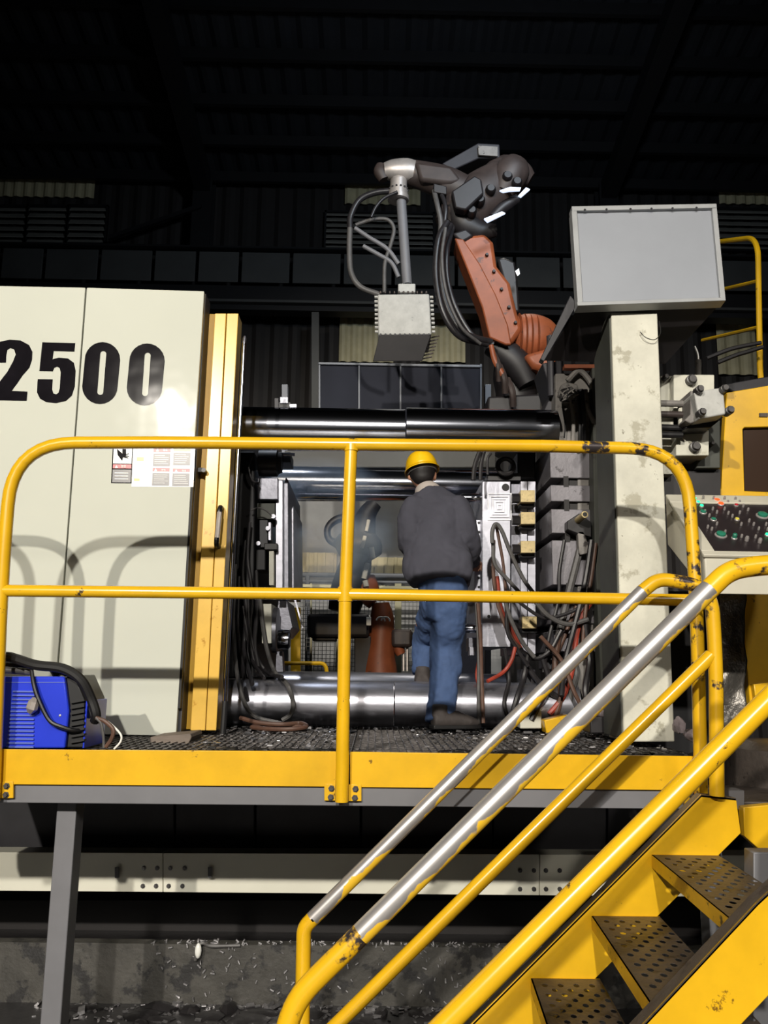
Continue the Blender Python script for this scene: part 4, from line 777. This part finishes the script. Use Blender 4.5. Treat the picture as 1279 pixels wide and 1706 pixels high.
for i in range(9):
    y = 495 + i * 7.2
    for x, s_ in ((629 - i * -.1, -1), (716 + i * .4, 1)):
        p = P(x, y, YR - .3); B().cyl(p, p + Vector((s_ * .026, 0, 0)), .012, 6).build('side_nozzle', M['spray'], sb)
for i in range(11): p = P(634 + i * 7.6, 489, YR - .3); B().cyl(p, p + Vector((0, 0, .018)), .008, 6).build('top_nozzle', M['robot_d'], sb)
for i in range(11): p = P(634 + i * 8, 558, YR - .34); B().cyl(p, p + Vector((0, -.012, 0)), .010, 6).build('lower_nozzle', M['dark'], sb)
for i in range(7): a = P(716 - i * 2, 563 + i * 5.8, YR - .2); B().cyl(a, a + Vector((.075, -.02, .012)), .006, 6).build('spray_needle', M['robot_d'], rb)
for pts, r, mm in (([(650, 318, 0), (622, 322, 0), (598, 334, 0), (584, 360, 0), (583, 380, 0)], 5.5, 'hose'), ([(583, 376, 0), (582, 420, 0), (585, 455, 0), (600, 478, 0), (632, 491, 0)], 5, 'hose_g'), ([(592, 375, 0), (620, 366, 0), (645, 366, 0), (656, 382, 0), (650, 410, 0), (641, 440, 0), (640, 488, 0)], 3.6, 'hose_g'),
                   ([(591, 380, 0), (615, 396, 0), (645, 415, 0), (664, 440, 0)], 4, 'beam'), ([(605, 410, 0), (630, 424, 0), (652, 438, 0), (664, 462, 0)], 4, 'beam'), ([(662, 320, -.1), (640, 330, -.1), (626, 345, -.1), (618, 362, -.1)], 3, 'hose'),
                   ([(723, 318, -.1), (728, 340, -.15), (734, 370, -.15), (732, 400, -.15)], 4.5, 'hose_g'), ([(733, 318, -.1), (742, 345, -.15), (740, 375, -.15), (738, 400, -.15)], 4, 'hose'),
                   ([(745, 370, -.2), (730, 400, -.25), (726, 460, -.25), (738, 520, -.25), (765, 560, -.2), (812, 574, -.1)], 5.5, 'hose'), ([(750, 375, -.1), (736, 410, -.2), (735, 470, -.2), (748, 520, -.2), (775, 556, -.2), (818, 570, -.1)], 6, 'hose'),
                   ([(754, 378, 0), (744, 420, -.1), (746, 470, -.1), (760, 515, -.1), (788, 560, -.1), (822, 574, -.1)], 5, 'hose'), ([(742, 380, -.3), (736, 430, -.32), (744, 490, -.32), (768, 545, -.3), (800, 573, -.2)], 3, 'hose_g')):
    B().loft(crom([P(x, y, YR - .1 + dz) for x, y, dz in pts], 6), r * kR, 10).build('hose', M[mm], rb, smooth=60)
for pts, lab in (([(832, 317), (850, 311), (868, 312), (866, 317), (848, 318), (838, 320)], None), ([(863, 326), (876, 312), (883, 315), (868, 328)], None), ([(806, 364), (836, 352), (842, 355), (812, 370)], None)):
    rp('reflective_strip', pts, .02, M['glint_w'], off=-.42, bev=.002, label='white reflective strip, its reflection built in as a glow')  # emission imitates light caught by reflective tags; no lamp here
rl('strip_carrier', [(820, 362), (838, 345), (862, 330)], [8, 10, 8], M['robot_k'], 8, off=-.3)
rp('tag_plate', [(858, 452), (864, 447), (866, 456), (862, 460)], .01, M['paper'], off=-.1, bev=0)
B().rect(897, 617, 914, 656, 5.4, .03).build('perforated_plate', M['paper'], bev=.002, label='small pale plate behind the bracket under the robot', cat='plate')
# ------------------------------------------------------------------ grey glazed enclosure behind the upper bar
en = thing('glazed_enclosure', P(665, 700, 8.6), 'grey enclosure with light mullions standing behind the upper tie bar', 'enclosure')
Ye = 8.6
xs_ = (532, 598, 667, 735, 801)
for a, b_ in zip(xs_[:-1], xs_[1:]): B().rect(a + 1.5, 607, b_ - 1.5, 748, Ye + .02, .03).build('pane', M['glassd'], en)
for x in xs_: B().rect(x - 1.6, 606, x + 1.6, 748, Ye, .06).build('mullion', M['mull'], en, bev=.004)
B().poly([(530, 603), (803, 608), (803, 612), (530, 607)], Ye - .01, .08).build('head_rail', M['mull'], en, bev=.004)
B().rect(536, 612, 800, 748, Ye + .08, .9).build('cabinet_body', M['dark'], en)
for x in (469, 808): B().rect(x, 640, x + 10, 1379, Ye, .1).build('support_post', M['mull'], en, bev=.004)
B().rect(469, 738, 818, 748, Ye + .1, .1).build('support_beam', M['mull'], en)
B().rect(474, 750, 826, 779, Ye - .4, .4).build('duct', M['panel'], label='grey horizontal duct between the two upper tie bars', cat='duct', bev=.01)
B().rect(735, 782, 806, 1412, 7.6, .05).build('splash_panel', M['glassd'], label='blue grey splash panel behind the person', cat='panel', bev=.004)
B().rect(440, 832, 830, 1190, 11.4, .05).build('partition', M['farwall'], label='pale grey partition seen through the machine opening', cat='partition') if 0 else None
# ------------------------------------------------------------------ bay behind the opening
t = thing('rear_walkway_rail', P(590, 975, 10.6), 'grey double pipe rail crossing the bay behind the opening', 'railing')
for y, r in ((957, .03), (968, .02), (981, .03)): B().cyl(P(470, y, 10.6), P(810, y + 4, 10.6), r, 8).build('pipe', M['mull'], t)
for x in (512, 716): B().cyl(P(x, 955, 10.6), P(x, 1328, 10.6), .03, 8).build('post', M['mull'], t)
B().rect(440, 835, 835, 1260, 12.2, .08).build('partition_wall', M['farwall'], label='pale grey partition wall seen through the machine opening', cat='partition')
for a in ((492, 920, 560, 954), (618, 928, 700, 956)):
    pa, pc = P(a[0], a[1], 12.1), P(a[2], a[3], 12.1); t = thing('wall_light_panel', P(a[0], a[3], 12.1), 'cream corrugated panel in the partition, ' + ('left of the yellow post' if a[0] < 500 else 'right of the yellow post'), 'panel')
    B().box((pa.x, 12.12, pc.z), (pc.x, 12.15, pa.z)).build('sheet', M['sheet'], t); n = 5
    for i in range(n): x = pa.x + (pc.x - pa.x) * (i + .5) / n; B().box((x - .02, 12.09, pc.z), (x + .02, 12.13, pa.z)).build('rib', M['sheet'], t)
fe = thing('mesh_fence', P(600, 1120, 9.9), 'cream framed wire mesh fence behind the rear robot', 'fence')
Yz = 9.9
for x0, x1, y0 in ((500, 562, 973), (562, 620, 976), (620, 660, 974), (668, 800, 976)):
    w = B(); a, b_ = P(x0, y0, Yz), P(x1, 1118, Yz); x = a.x
    while x < b_.x: w.box((x, Yz, b_.z), (x + .007, Yz + .007, a.z)); x += .045
    z = b_.z
    while z < a.z: w.box((a.x, Yz + .007, z), (b_.x, Yz + .014, z + .007)); z += .045
    w.build('wire_mesh', M['wire'], fe, smooth=0, kind='stuff')
for x, w_ in ((518, 3), (562, 3), (663, 11), (800, 6)): B().rect(x - w_ / 2, 972, x + w_ / 2, 1343, Yz - .03, .04).build('post', M['fence'], fe, bev=.003)
B().poly([(498, 973), (815, 979), (815, 984), (498, 978)], Yz - .04, .05).build('top_rail', M['fence'], fe, bev=.003)
r2 = thing('rear_robot', P(635, 1125, 8.2), 'second orange robot behind the machine opening, arm folded upward', 'robot')
Y2 = 8.2; k4 = Y2 / F_
def r2l(name, pts, rads, m, n=14): c = crom([(x, y, r) for (x, y), r in zip(pts, rads)], 4); return B().loft([P(v.x, v.y, Y2) for v in c], [(v.z * k4, v.z * k4) for v in c], n).build(name, m, r2, smooth=50)
r2l('base', [(632, 1389), (632, 1200), (632, 1125), (632, 1095), (634, 1060), (636, 1030), (634, 1005)], [40, 34, 30, 26, 22, 20, 14], M['orange'])
r2l('column', [(572, 1020), (580, 985), (590, 950), (596, 925)], [26, 30, 28, 24], M['robot_k'])
r2l('orange_shank', [(598, 1000), (608, 985), (606, 960)], [22, 24, 18], M['orange'])
r2l('shoulder', [(560, 915), (585, 905), (610, 912), (622, 930)], [14, 26, 28, 16], M['robot_k'])
r2l('upper_arm', [(604, 900), (606, 875), (612, 855), (625, 838)], [22, 20, 16, 12], M['robot_k'])
r2l('side_link', [(586, 860), (560, 866), (546, 880), (548, 898), (565, 908)], [7, 7, 6, 6, 8], M['robot_k'])
for i, (x0, y0, x1, y1, r) in enumerate(((614, 866, 610, 885, 3), (608, 893, 603, 913, 3.2), (618, 912, 621, 930, 4.5), (612, 938, 606, 964, 4.5), (608, 967, 610, 977, 4.5))): B().cyl(P(x0, y0, Y2 - .25), P(x1, y1, Y2 - .25), r * k4, 8).build('white_sleeve', M['paper'], r2)
B().rect(652, 1048, 687, 1078, Y2 - .1, .3).build('motor', M['robot_d'], r2, bev=.03); B().rect(512, 1022, 615, 1062, Y2 - .15, .4).build('gearbox', M['dark'], r2, bev=.03); B().rect(520, 1062, 560, 1068, Y2 - .1, .2).build('gearbox_foot', M['darker'], r2, bev=.01)
B().rect(590, 1060, 618, 1390, Y2 - .1, .3).build('pedestal', M['dark'], r2, bev=.01)
for x in (634, 642): a = P(x, 1035, Y2 - .2); B().loft([a + Vector((math.cos(k) * .04, 0, math.sin(k) * .04)) for k in [i * .5 for i in range(7)]], .008, 6).build('cable_loop', M['paper'], r2)
r2l('low_wrist', [(636, 1042), (655, 1064), (668, 1090)], [10, 12, 8], M['orange'])
for x in (672, 678): B().cyl(P(x, 1078, Y2), P(x, 1118, Y2), .012, 6).build('support_rod', M['robot_s'], r2)
B().rect(610, 1028, 618, 1042, Y2 - .28, .03).build('white_sensor', M['paper'], r2, bev=.004)
# low yellow rail and post behind the moving die
t = thing('rear_guard_rail', P(515, 1120, 7.4), 'low yellow rail with rounded end behind the moving die half', 'railing')
B().loft(rounded([P(470, 1105, 7.4), P(542, 1105, 7.4), P(545, 1125, 7.4), P(548, 1419, 7.4)], .06, 5), .017, 8).build('top_rail', M['yellow'], t)
B().rect(484, 1012, 500, 1416, 7.5, .06).build('square_post', M['yellow'], t, bev=.004)
# drifting smoke in the opening: a small volume
sm = bpy.data.materials.new('thin_smoke'); sm.use_nodes = True; N = sm.node_tree.nodes; L = sm.node_tree.links; N.remove(N['Principled BSDF'])
vs_ = N.new('ShaderNodeVolumeScatter'); vs_.inputs['Color'].default_value = (.55, .72, 1, 1); tc = N.new('ShaderNodeTexCoord'); no = N.new('ShaderNodeTexNoise'); no.inputs['Scale'].default_value = 2.2; no.inputs['Detail'].default_value = 3
L.new(tc.outputs['Object'], no.inputs['Vector']); gr_ = N.new('ShaderNodeTexGradient'); gr_.gradient_type = 'SPHERICAL'; mp = N.new('ShaderNodeMapping'); mp.inputs['Scale'].default_value = (1.5, 2.0, 1.9); mp.inputs['Location'].default_value = (0, 0, -1.0); L.new(tc.outputs['Object'], mp.inputs[0]); L.new(mp.outputs[0], gr_.inputs[0])
m1 = N.new('ShaderNodeMapRange'); m1.inputs[1].default_value = .42; m1.inputs[2].default_value = .75; L.new(no.outputs[0], m1.inputs[0])
m2 = N.new('ShaderNodeMath'); m2.operation = 'MULTIPLY'; L.new(m1.outputs[0], m2.inputs[0]); L.new(gr_.outputs[1], m2.inputs[1])
m3 = N.new('ShaderNodeMath'); m3.operation = 'MULTIPLY'; m3.inputs[1].default_value = 13; L.new(m2.outputs[0], m3.inputs[0]); L.new(m3.outputs[0], vs_.inputs['Density']); L.new(vs_.outputs[0], N['Material Output'].inputs['Volume'])
c0 = P(520, 880, 6.1)
B().box((c0.x - .6, 5.7, c0.z - .55), (c0.x + .7, 6.3, c0.z + .5)).build('smoke', sm, smooth=0, label='thin bluish smoke drifting from the left die half', cat='smoke', kind='stuff')
# ================================================================== UNDER THE PLATFORM
mb = thing('machine_base', P(500, 1485, 5.0), 'long dark machine base with a cream beam running under the platform', 'machine base')
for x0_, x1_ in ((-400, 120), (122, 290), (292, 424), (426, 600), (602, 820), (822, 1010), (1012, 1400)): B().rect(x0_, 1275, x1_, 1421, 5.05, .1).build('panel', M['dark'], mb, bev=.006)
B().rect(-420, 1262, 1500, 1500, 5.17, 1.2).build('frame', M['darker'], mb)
bm = [B().poly([(x0_, 1420 + .004 * x0_), (x1_, 1420 + .004 * x1_), (x1_, 1484 + .0085 * x1_), (x0_, 1484 + .0085 * x0_)], 4.75, .14).build('base_beam', M['strip'], mb, bev=.002) for x0_, x1_ in ((-420, 271), (272, 898), (899, 1500))]
for x, y in ((238, 1476), (260, 1476), (281, 1476), (304, 1476), (866, 1481), (889, 1481), (909, 1481), (932, 1481), (240, 1446), (262, 1446), (284, 1446), (308, 1446), (866, 1450), (889, 1450), (909, 1450), (932, 1450)):
    p = P(x, y, 4.75); B().lathe(p, p + Vector((0, -.012, 0)), ((0, .012), (.4, .012), (.41, .008), (1, .007)), 8).build('bolt', M['bolt'], bm[0])
for x in (195, 350): B().cyl(P(x, 1445, 4.72), P(x, 1462, 4.72), .012, 8).build('drain_stub', M['beam'], bm[0])
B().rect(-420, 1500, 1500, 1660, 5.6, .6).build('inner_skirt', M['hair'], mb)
cu = thing('pit_curb', P(500, 1628, 4.45), 'low wet concrete curb under the machine base', 'curb')
b = B(); Yc_ = 4.45
n_ = 120; vs = []; fs = []
xa, xb = P(-300, 1600, Yc_).x, P(1500, 1600, Yc_).x; zt_ = P(400, 1574, Yc_).z
for i in range(n_ + 1):
    x = xa + (xb - xa) * i / n_; d = noise.noise(Vector((x * 4, 0, 3))) * .008
    vs += [(x, Yc_ + d, GZ), (x, Yc_ + d * .4, zt_ + d * .5), (x, Yc_ + .07, zt_ + d * .5), (x, Yc_ + .07, GZ)]
for i in range(n_):
    for k in range(3): fs.append((4 * i + k, 4 * i + k + 1, 4 * i + 5 + k, 4 * i + 4 + k))
b.add(vs, fs); b.build('wall', M['concrete'], cu)
ce = crom([P(325, 1600, Yc_ - .03), P(330, 1578, Yc_ - .03), P(338, 1571, Yc_ - .03), P(352, 1576, Yc_ - .02), P(400, 1575, Yc_ - .01)], 5); B().loft(ce, .008, 8).build('drip_hose', M['hose_g'], label='thin hose end hooked over the concrete curb', cat='hose')
p = P(330, 1584, Yc_ - .04); b = B().ball(p, (.016, .014, .035), 10, 6); b.build('hose_plug', M['paper'], label='small white plug hanging at the curb', cat='plug')
c = B()
for i in range(900):
    y = Yc_ - .02 - 1.6 * rnd.random() ** 2.2; x = rnd.uniform(P(60, 1600, y).x, P(1000, 1600, y).x); s = rnd.uniform(.004, .014) * (2.2 if rnd.random() < .06 else 1)
    R = Matrix.Rotation(rnd.random() * 3, 3, 'Z') @ Matrix.Rotation(rnd.uniform(-.7, .7), 3, 'X'); c.cbox((x, y, GZ + s * .3), (s * 2.2, s, s * .5), R)
for i in range(260):
    x = rnd.uniform(P(240, 1600, 4.4).x, P(950, 1600, 4.4).x); s = rnd.uniform(.004, .011); z = zt_ + .003 if rnd.random() < .5 else rnd.uniform(GZ + .02, zt_)
    c.cbox((x, Yc_ + (rnd.uniform(0, .06) if z > zt_ else -.008), z), (s * 2, s, s * .6), Matrix.Rotation(rnd.random() * 3, 3, 'Y'))
c.build('floor_chips', M['chip'], smooth=0, label='bright metal chips scattered on the floor along the curb', cat='metal chips', kind='stuff')
c = B()
for i in range(140):
    y = Yc_ - .05 - 1.2 * rnd.random(); x = rnd.uniform(P(100, 1600, y).x, P(1000, 1600, y).x); c.ball((x, y, GZ), (rnd.uniform(.03, .12), rnd.uniform(.03, .08), rnd.uniform(.01, .035)), 8, 5)
for v in c.v: v += Vector(noise.noise_vector(v * 20)) * .008
c.build('oily_sludge', M['floor'], label='black oily sludge heaped along the foot of the curb', cat='sludge', kind='stuff')
# ================================================================== PERSON
pe = thing('person', P(745, 1214, 4.75), 'person in yellow helmet, charcoal jacket and jeans leaning into the open machine, seen from behind', 'person')
def remeshed(name, b, m, vox=.012, sm=4, parent=None, label=None, wr=0, ws=14):
    o = b.build(name, m, parent or pe, label=label); r = o.modifiers.new('r', 'REMESH'); r.mode = 'VOXEL'; r.voxel_size = vox; r.use_smooth_shade = True
    s_ = o.modifiers.new('s', 'SMOOTH'); s_.factor = .6; s_.iterations = sm
    dg = bpy.context.evaluated_depsgraph_get(); me = bpy.data.meshes.new_from_object(o.evaluated_get(dg)); o.modifiers.clear(); old = o.data
    c = WP[o]
    if wr:
        me.update(); nn = [v.normal.copy() for v in me.vertices]
        for v, n in zip(me.vertices, nn):
            p = v.co + c; v.co += n * wr * (noise.noise(Vector((p.x * ws, p.y * ws, p.z * ws * .55))) + .5 * abs(noise.noise(p * ws * 1.9)))
    me.materials.clear(); me.materials.append(m); me.shade_smooth(); o.data = me; return o
def lf(b, pts, n=16, dep=.8):
    """pts: (px, py, Y, half width px[, depth ratio])"""
    q = []
    for p in pts: k = p[2] / F_; q.append((P(*p[:3]), p[3] * k, p[3] * k * (p[4] if len(p) > 4 else dep)))
    cen = crom([c for c, _, _ in q], 4); rr = crom([Vector((a, d, 0)) for _, a, d in q], 4)
    b.loft(cen, [(max(.004, r.x), max(.004, r.y)) for r in rr], n); return b
# body: one continuous surface (head, neck, trunk, limbs, hands)
bo = B()
lf(bo, [(738, 1000, 4.78, 32), (737, 960, 4.80, 30), (733, 920, 4.86, 32), (728, 880, 4.92, 36), (722, 848, 4.98, 32), (714, 830, 5.02, 18)], dep=.5)
lf(bo, [(712, 840, 5.0, 15), (709, 815, 5.04, 14), (706, 800, 5.06, 15)], dep=1)
hc = P(703, 787, 5.07); 
bo.ball(hc, (.076, .092, .105), 20, 14); bo.ball(hc + Vector((.012, .045, -.065)), (.052, .055, .05), 16, 10)
bo.ball(hc + Vector((.022, .104, -.03)), (.012, .018, .022), 8, 6)
for sx in (-1, 1): bo.ball(hc + Vector((sx * .078, .0, -.02)), (.010, .022, .034), 10, 8)
lf(bo, [(696, 854, 4.98, 14), (684, 888, 4.88, 12), (682, 900, 4.88, 11), (688, 915, 5.0, 11), (700, 922, 5.16, 9), (704, 922, 5.22, 8)], dep=1)
lf(bo, [(756, 854, 4.98, 15), (772, 885, 4.92, 12), (778, 900, 4.94, 11), (786, 922, 5.02, 11), (785, 932, 5.12, 9), (786, 935, 5.18, 8)], dep=1)
lf(bo, [(748, 1000, 4.78, 24), (746, 1040, 4.82, 23), (742, 1085, 4.86, 18), (738, 1135, 4.82, 17), (737, 1175, 4.78, 13), (738, 1197, 4.77, 11)], dep=1)
lf(bo, [(728, 1000, 4.80, 22), (714, 1035, 4.98, 20), (706, 1062, 5.12, 16), (704, 1090, 5.10, 14), (704, 1118, 5.08, 11), (704, 1130, 5.07, 10)], dep=1)
for wr_, ax in ((P(704, 922, 5.22), Vector((.25, 1, -.15))), (P(786, 935, 5.18), Vector((.35, 1, .05)))):
    ax.normalize(); sd = Vector((1, -.3, 0)).normalized(); up = sd.cross(ax).normalized()
    bo.loft([wr_, wr_ + ax * .035, wr_ + ax * .07, wr_ + ax * .095], [(.022, .017), (.038, .016), (.042, .016), (.038, .013)], 12, ref=up)
    for i, L_ in enumerate((.062, .074, .068, .052)):
        f0 = wr_ + ax * .085 + sd * (-.030 + i * .020); f1 = f0 + ax * L_ * .45 - up * .008; f2 = f1 + ax * L_ * .32 - up * .022; f3 = f2 + ax * L_ * .15 - up * .026
        bo.loft([f0, f1, f2, f3], [.010, .0095, .0088, .0065], 8)
    t0 = wr_ + ax * .03 - sd * .03; bo.loft([t0, t0 + ax * .03 - sd * .025, t0 + ax * .055 - sd * .032 - up * .012, t0 + ax * .07 - sd * .03 - up * .02], [.013, .012, .0105, .008], 8)
body = remeshed('body', bo, M['skin'], .0065, 2)
for sx in (-1, 1):
    B().ball(hc + Vector((sx * .03 + .016, .086, -.008)), (.012, .010, .009), 10, 8).build('eye', M['paper'], pe)
    B().ball(hc + Vector((sx * .03 + .016, .0955, -.008)), (.005, .003, .005), 8, 6).build('pupil', M['hair'], pe)
B().loft([hc + Vector((-.008 + .014, .094, -.078)), hc + Vector((.016, .099, -.078)), hc + Vector((.04, .092, -.078))], [(.002, .003), (.004, .005), (.002, .003)], 8).build('mouth', M['red'], pe)
ha = B(); ha.ball(hc + Vector((-.002, -.012, .012)), (.083, .092, .098), 20, 12); ha.ball(hc + Vector((0, -.045, -.03)), (.068, .052, .062), 16, 10)
remeshed('hair', ha, M['hair'], .009, 3)
# helmet: dome, ridge, brim
he = B(); tl = Matrix.Rotation(math.radians(-9), 3, 'Y') @ Matrix.Rotation(math.radians(-8), 3, 'X'); hb = hc + Vector((-.002, -.002, .018)); vs = []; fs = []; nn, mm_ = 40, 14
for i in range(mm_ + 1):
    th = math.pi / 2 * i / mm_
    for k in range(nn):
        a = 2 * math.pi * k / nn; r = math.cos(th) ** .75 if i < mm_ else .001; v = Vector((math.cos(a) * .098 * r, math.sin(a) * .122 * r, math.sin(th) * .112)); v.z += .007 * max(0, 1 - abs(v.x) / .018) * (1 if i > 4 else 0); vs.append(hb + tl @ v)
for i in range(mm_):
    for k in range(nn): fs.append((i * nn + k, i * nn + (k + 1) % nn, (i + 1) * nn + (k + 1) % nn, (i + 1) * nn + k))
base_i = len(vs)
for rr_, zz in ((1.0, 0), (1.10, -.008), (1.10, -.013), (.97, -.006)):
    for k in range(nn): a = 2 * math.pi * k / nn; ex = 1.16 if math.sin(a) > .3 and rr_ > 1.05 else 1; vs.append(hb + tl @ Vector((math.cos(a) * .098 * rr_, math.sin(a) * .122 * rr_ * ex, zz)))
for i in range(3):
    for k in range(nn): fs.append((base_i + i * nn + (k + 1) % nn, base_i + i * nn + k, base_i + (i + 1) * nn + k, base_i + (i + 1) * nn + (k + 1) % nn))
he.add(vs, fs); o = he.build('helmet', M['helmet'], pe, smooth=50, label='yellow safety helmet'); s_ = o.modifiers.new('t', 'SOLIDIFY'); s_.thickness = .003
ps = [hb + tl @ Vector((math.cos(a) * .088, math.sin(a) * .10, -.022 - .01 * math.sin(a))) for a in [math.pi * (1 + k / 12) for k in range(13)]]
B().loft(ps, (.003, .011), 6, ref=(0, 0, 1)).build('harness_strap', M['hose_g'], pe)
lf(B(), [(709, 813, 5.03, 19), (711, 818, 5.02, 22), (714, 824, 5.01, 24)], 18, 1).build('shirt_collar', M['collar'], pe)
# jacket
ja = B()
lf(ja, [(733, 972, 4.79, 49, .66), (732, 962, 4.80, 54, .64), (729, 942, 4.83, 59, .62), (726, 915, 4.87, 55, .62), (726, 885, 4.91, 52, .66), (724, 860, 4.95, 52, .66), (719, 840, 4.99, 41, .7), (713, 820, 5.01, 23, 1)], 24)
lf(ja, [(696, 848, 4.97, 28), (684, 872, 4.90, 24), (681, 895, 4.86, 21), (684, 912, 4.94, 19), (696, 920, 5.08, 16), (701, 922, 5.16, 14)], 16, 1)
lf(ja, [(756, 847, 4.97, 26), (768, 868, 4.92, 26), (774, 893, 4.89, 22), (779, 915, 4.96, 20), (781, 930, 5.06, 17), (784, 934, 5.14, 14)], 16, 1)
ja.loft([P(708, 836, 5.0), P(714, 838, 4.98)], [.10, .10], 12)
ja.ball(P(763, 945, 4.86), (.085, .1, .14), 14, 10)
remeshed('jacket', ja, M['jacket'], .010, 3, wr=.020, ws=9)
je = B()
lf(je, [(738, 960, 4.79, 39, .7), (738, 985, 4.78, 41, .75), (739, 1010, 4.79, 40, .75), (740, 1030, 4.80, 34, .8)], 22)
lf(je, [(747, 1005, 4.78, 30), (746, 1040, 4.81, 29), (742, 1075, 4.86, 25), (743, 1110, 4.85, 24), (738, 1145, 4.82, 22), (735, 1175, 4.79, 22), (734, 1202, 4.77, 25)], 18, 1)
lf(je, [(728, 1005, 4.80, 26), (717, 1035, 4.95, 24), (709, 1062, 5.10, 20), (706, 1085, 5.10, 18), (704, 1122, 5.07, 18)], 18, 1)
remeshed('jeans', je, M['jeans'], .010, 3, wr=.014, ws=15)
def boot(px, py, Y, ang, w, L_):
    h = P(px, py, Y); d = Vector((math.sin(ang), math.cos(ang), 0)); sd = Vector((d.y, -d.x, 0)); b = B(); up = Vector((0, 0, 1))
    b.loft([h + up * .13, h + up * .08, h + up * .05 + d * .01], [(w * .85, w * .9), (w * .9, w), (w, w)], 16)
    b.loft([h - d * .045 + up * .042, h + d * .02 + up * .05, h + d * (L_ * .45) + up * .048, h + d * (L_ * .75) + up * .036, h + d * L_ + up * .028], [(w * .8, .038), (w, .048), (w * 1.0, .046), (w * 1.05, .034), (w * .6, .02)], 18, ref=(0, 0, 1))
    o = remeshed('boot', b, M['boot'], .008, 3)
    s_ = B(); out = [(-.062, 0), (-.05, .7), (.03, .85), (L_ * .5, .9), (L_ * .8, 1.05), (L_ + .005, .7), (L_ + .02, 0)]; ring = [h + d * a + sd * w * k for a, k in out] + [h + d * a - sd * w * k for a, k in reversed(out[1:-1])]
    s_.hexa(ring, (0, 0, .02)).build('sole', M['blackm'], o, bev=.003)
boot(733, 1214, 4.74, 1.25, .052, .22); boot(704, 1148, 5.04, .1, .052, .19)
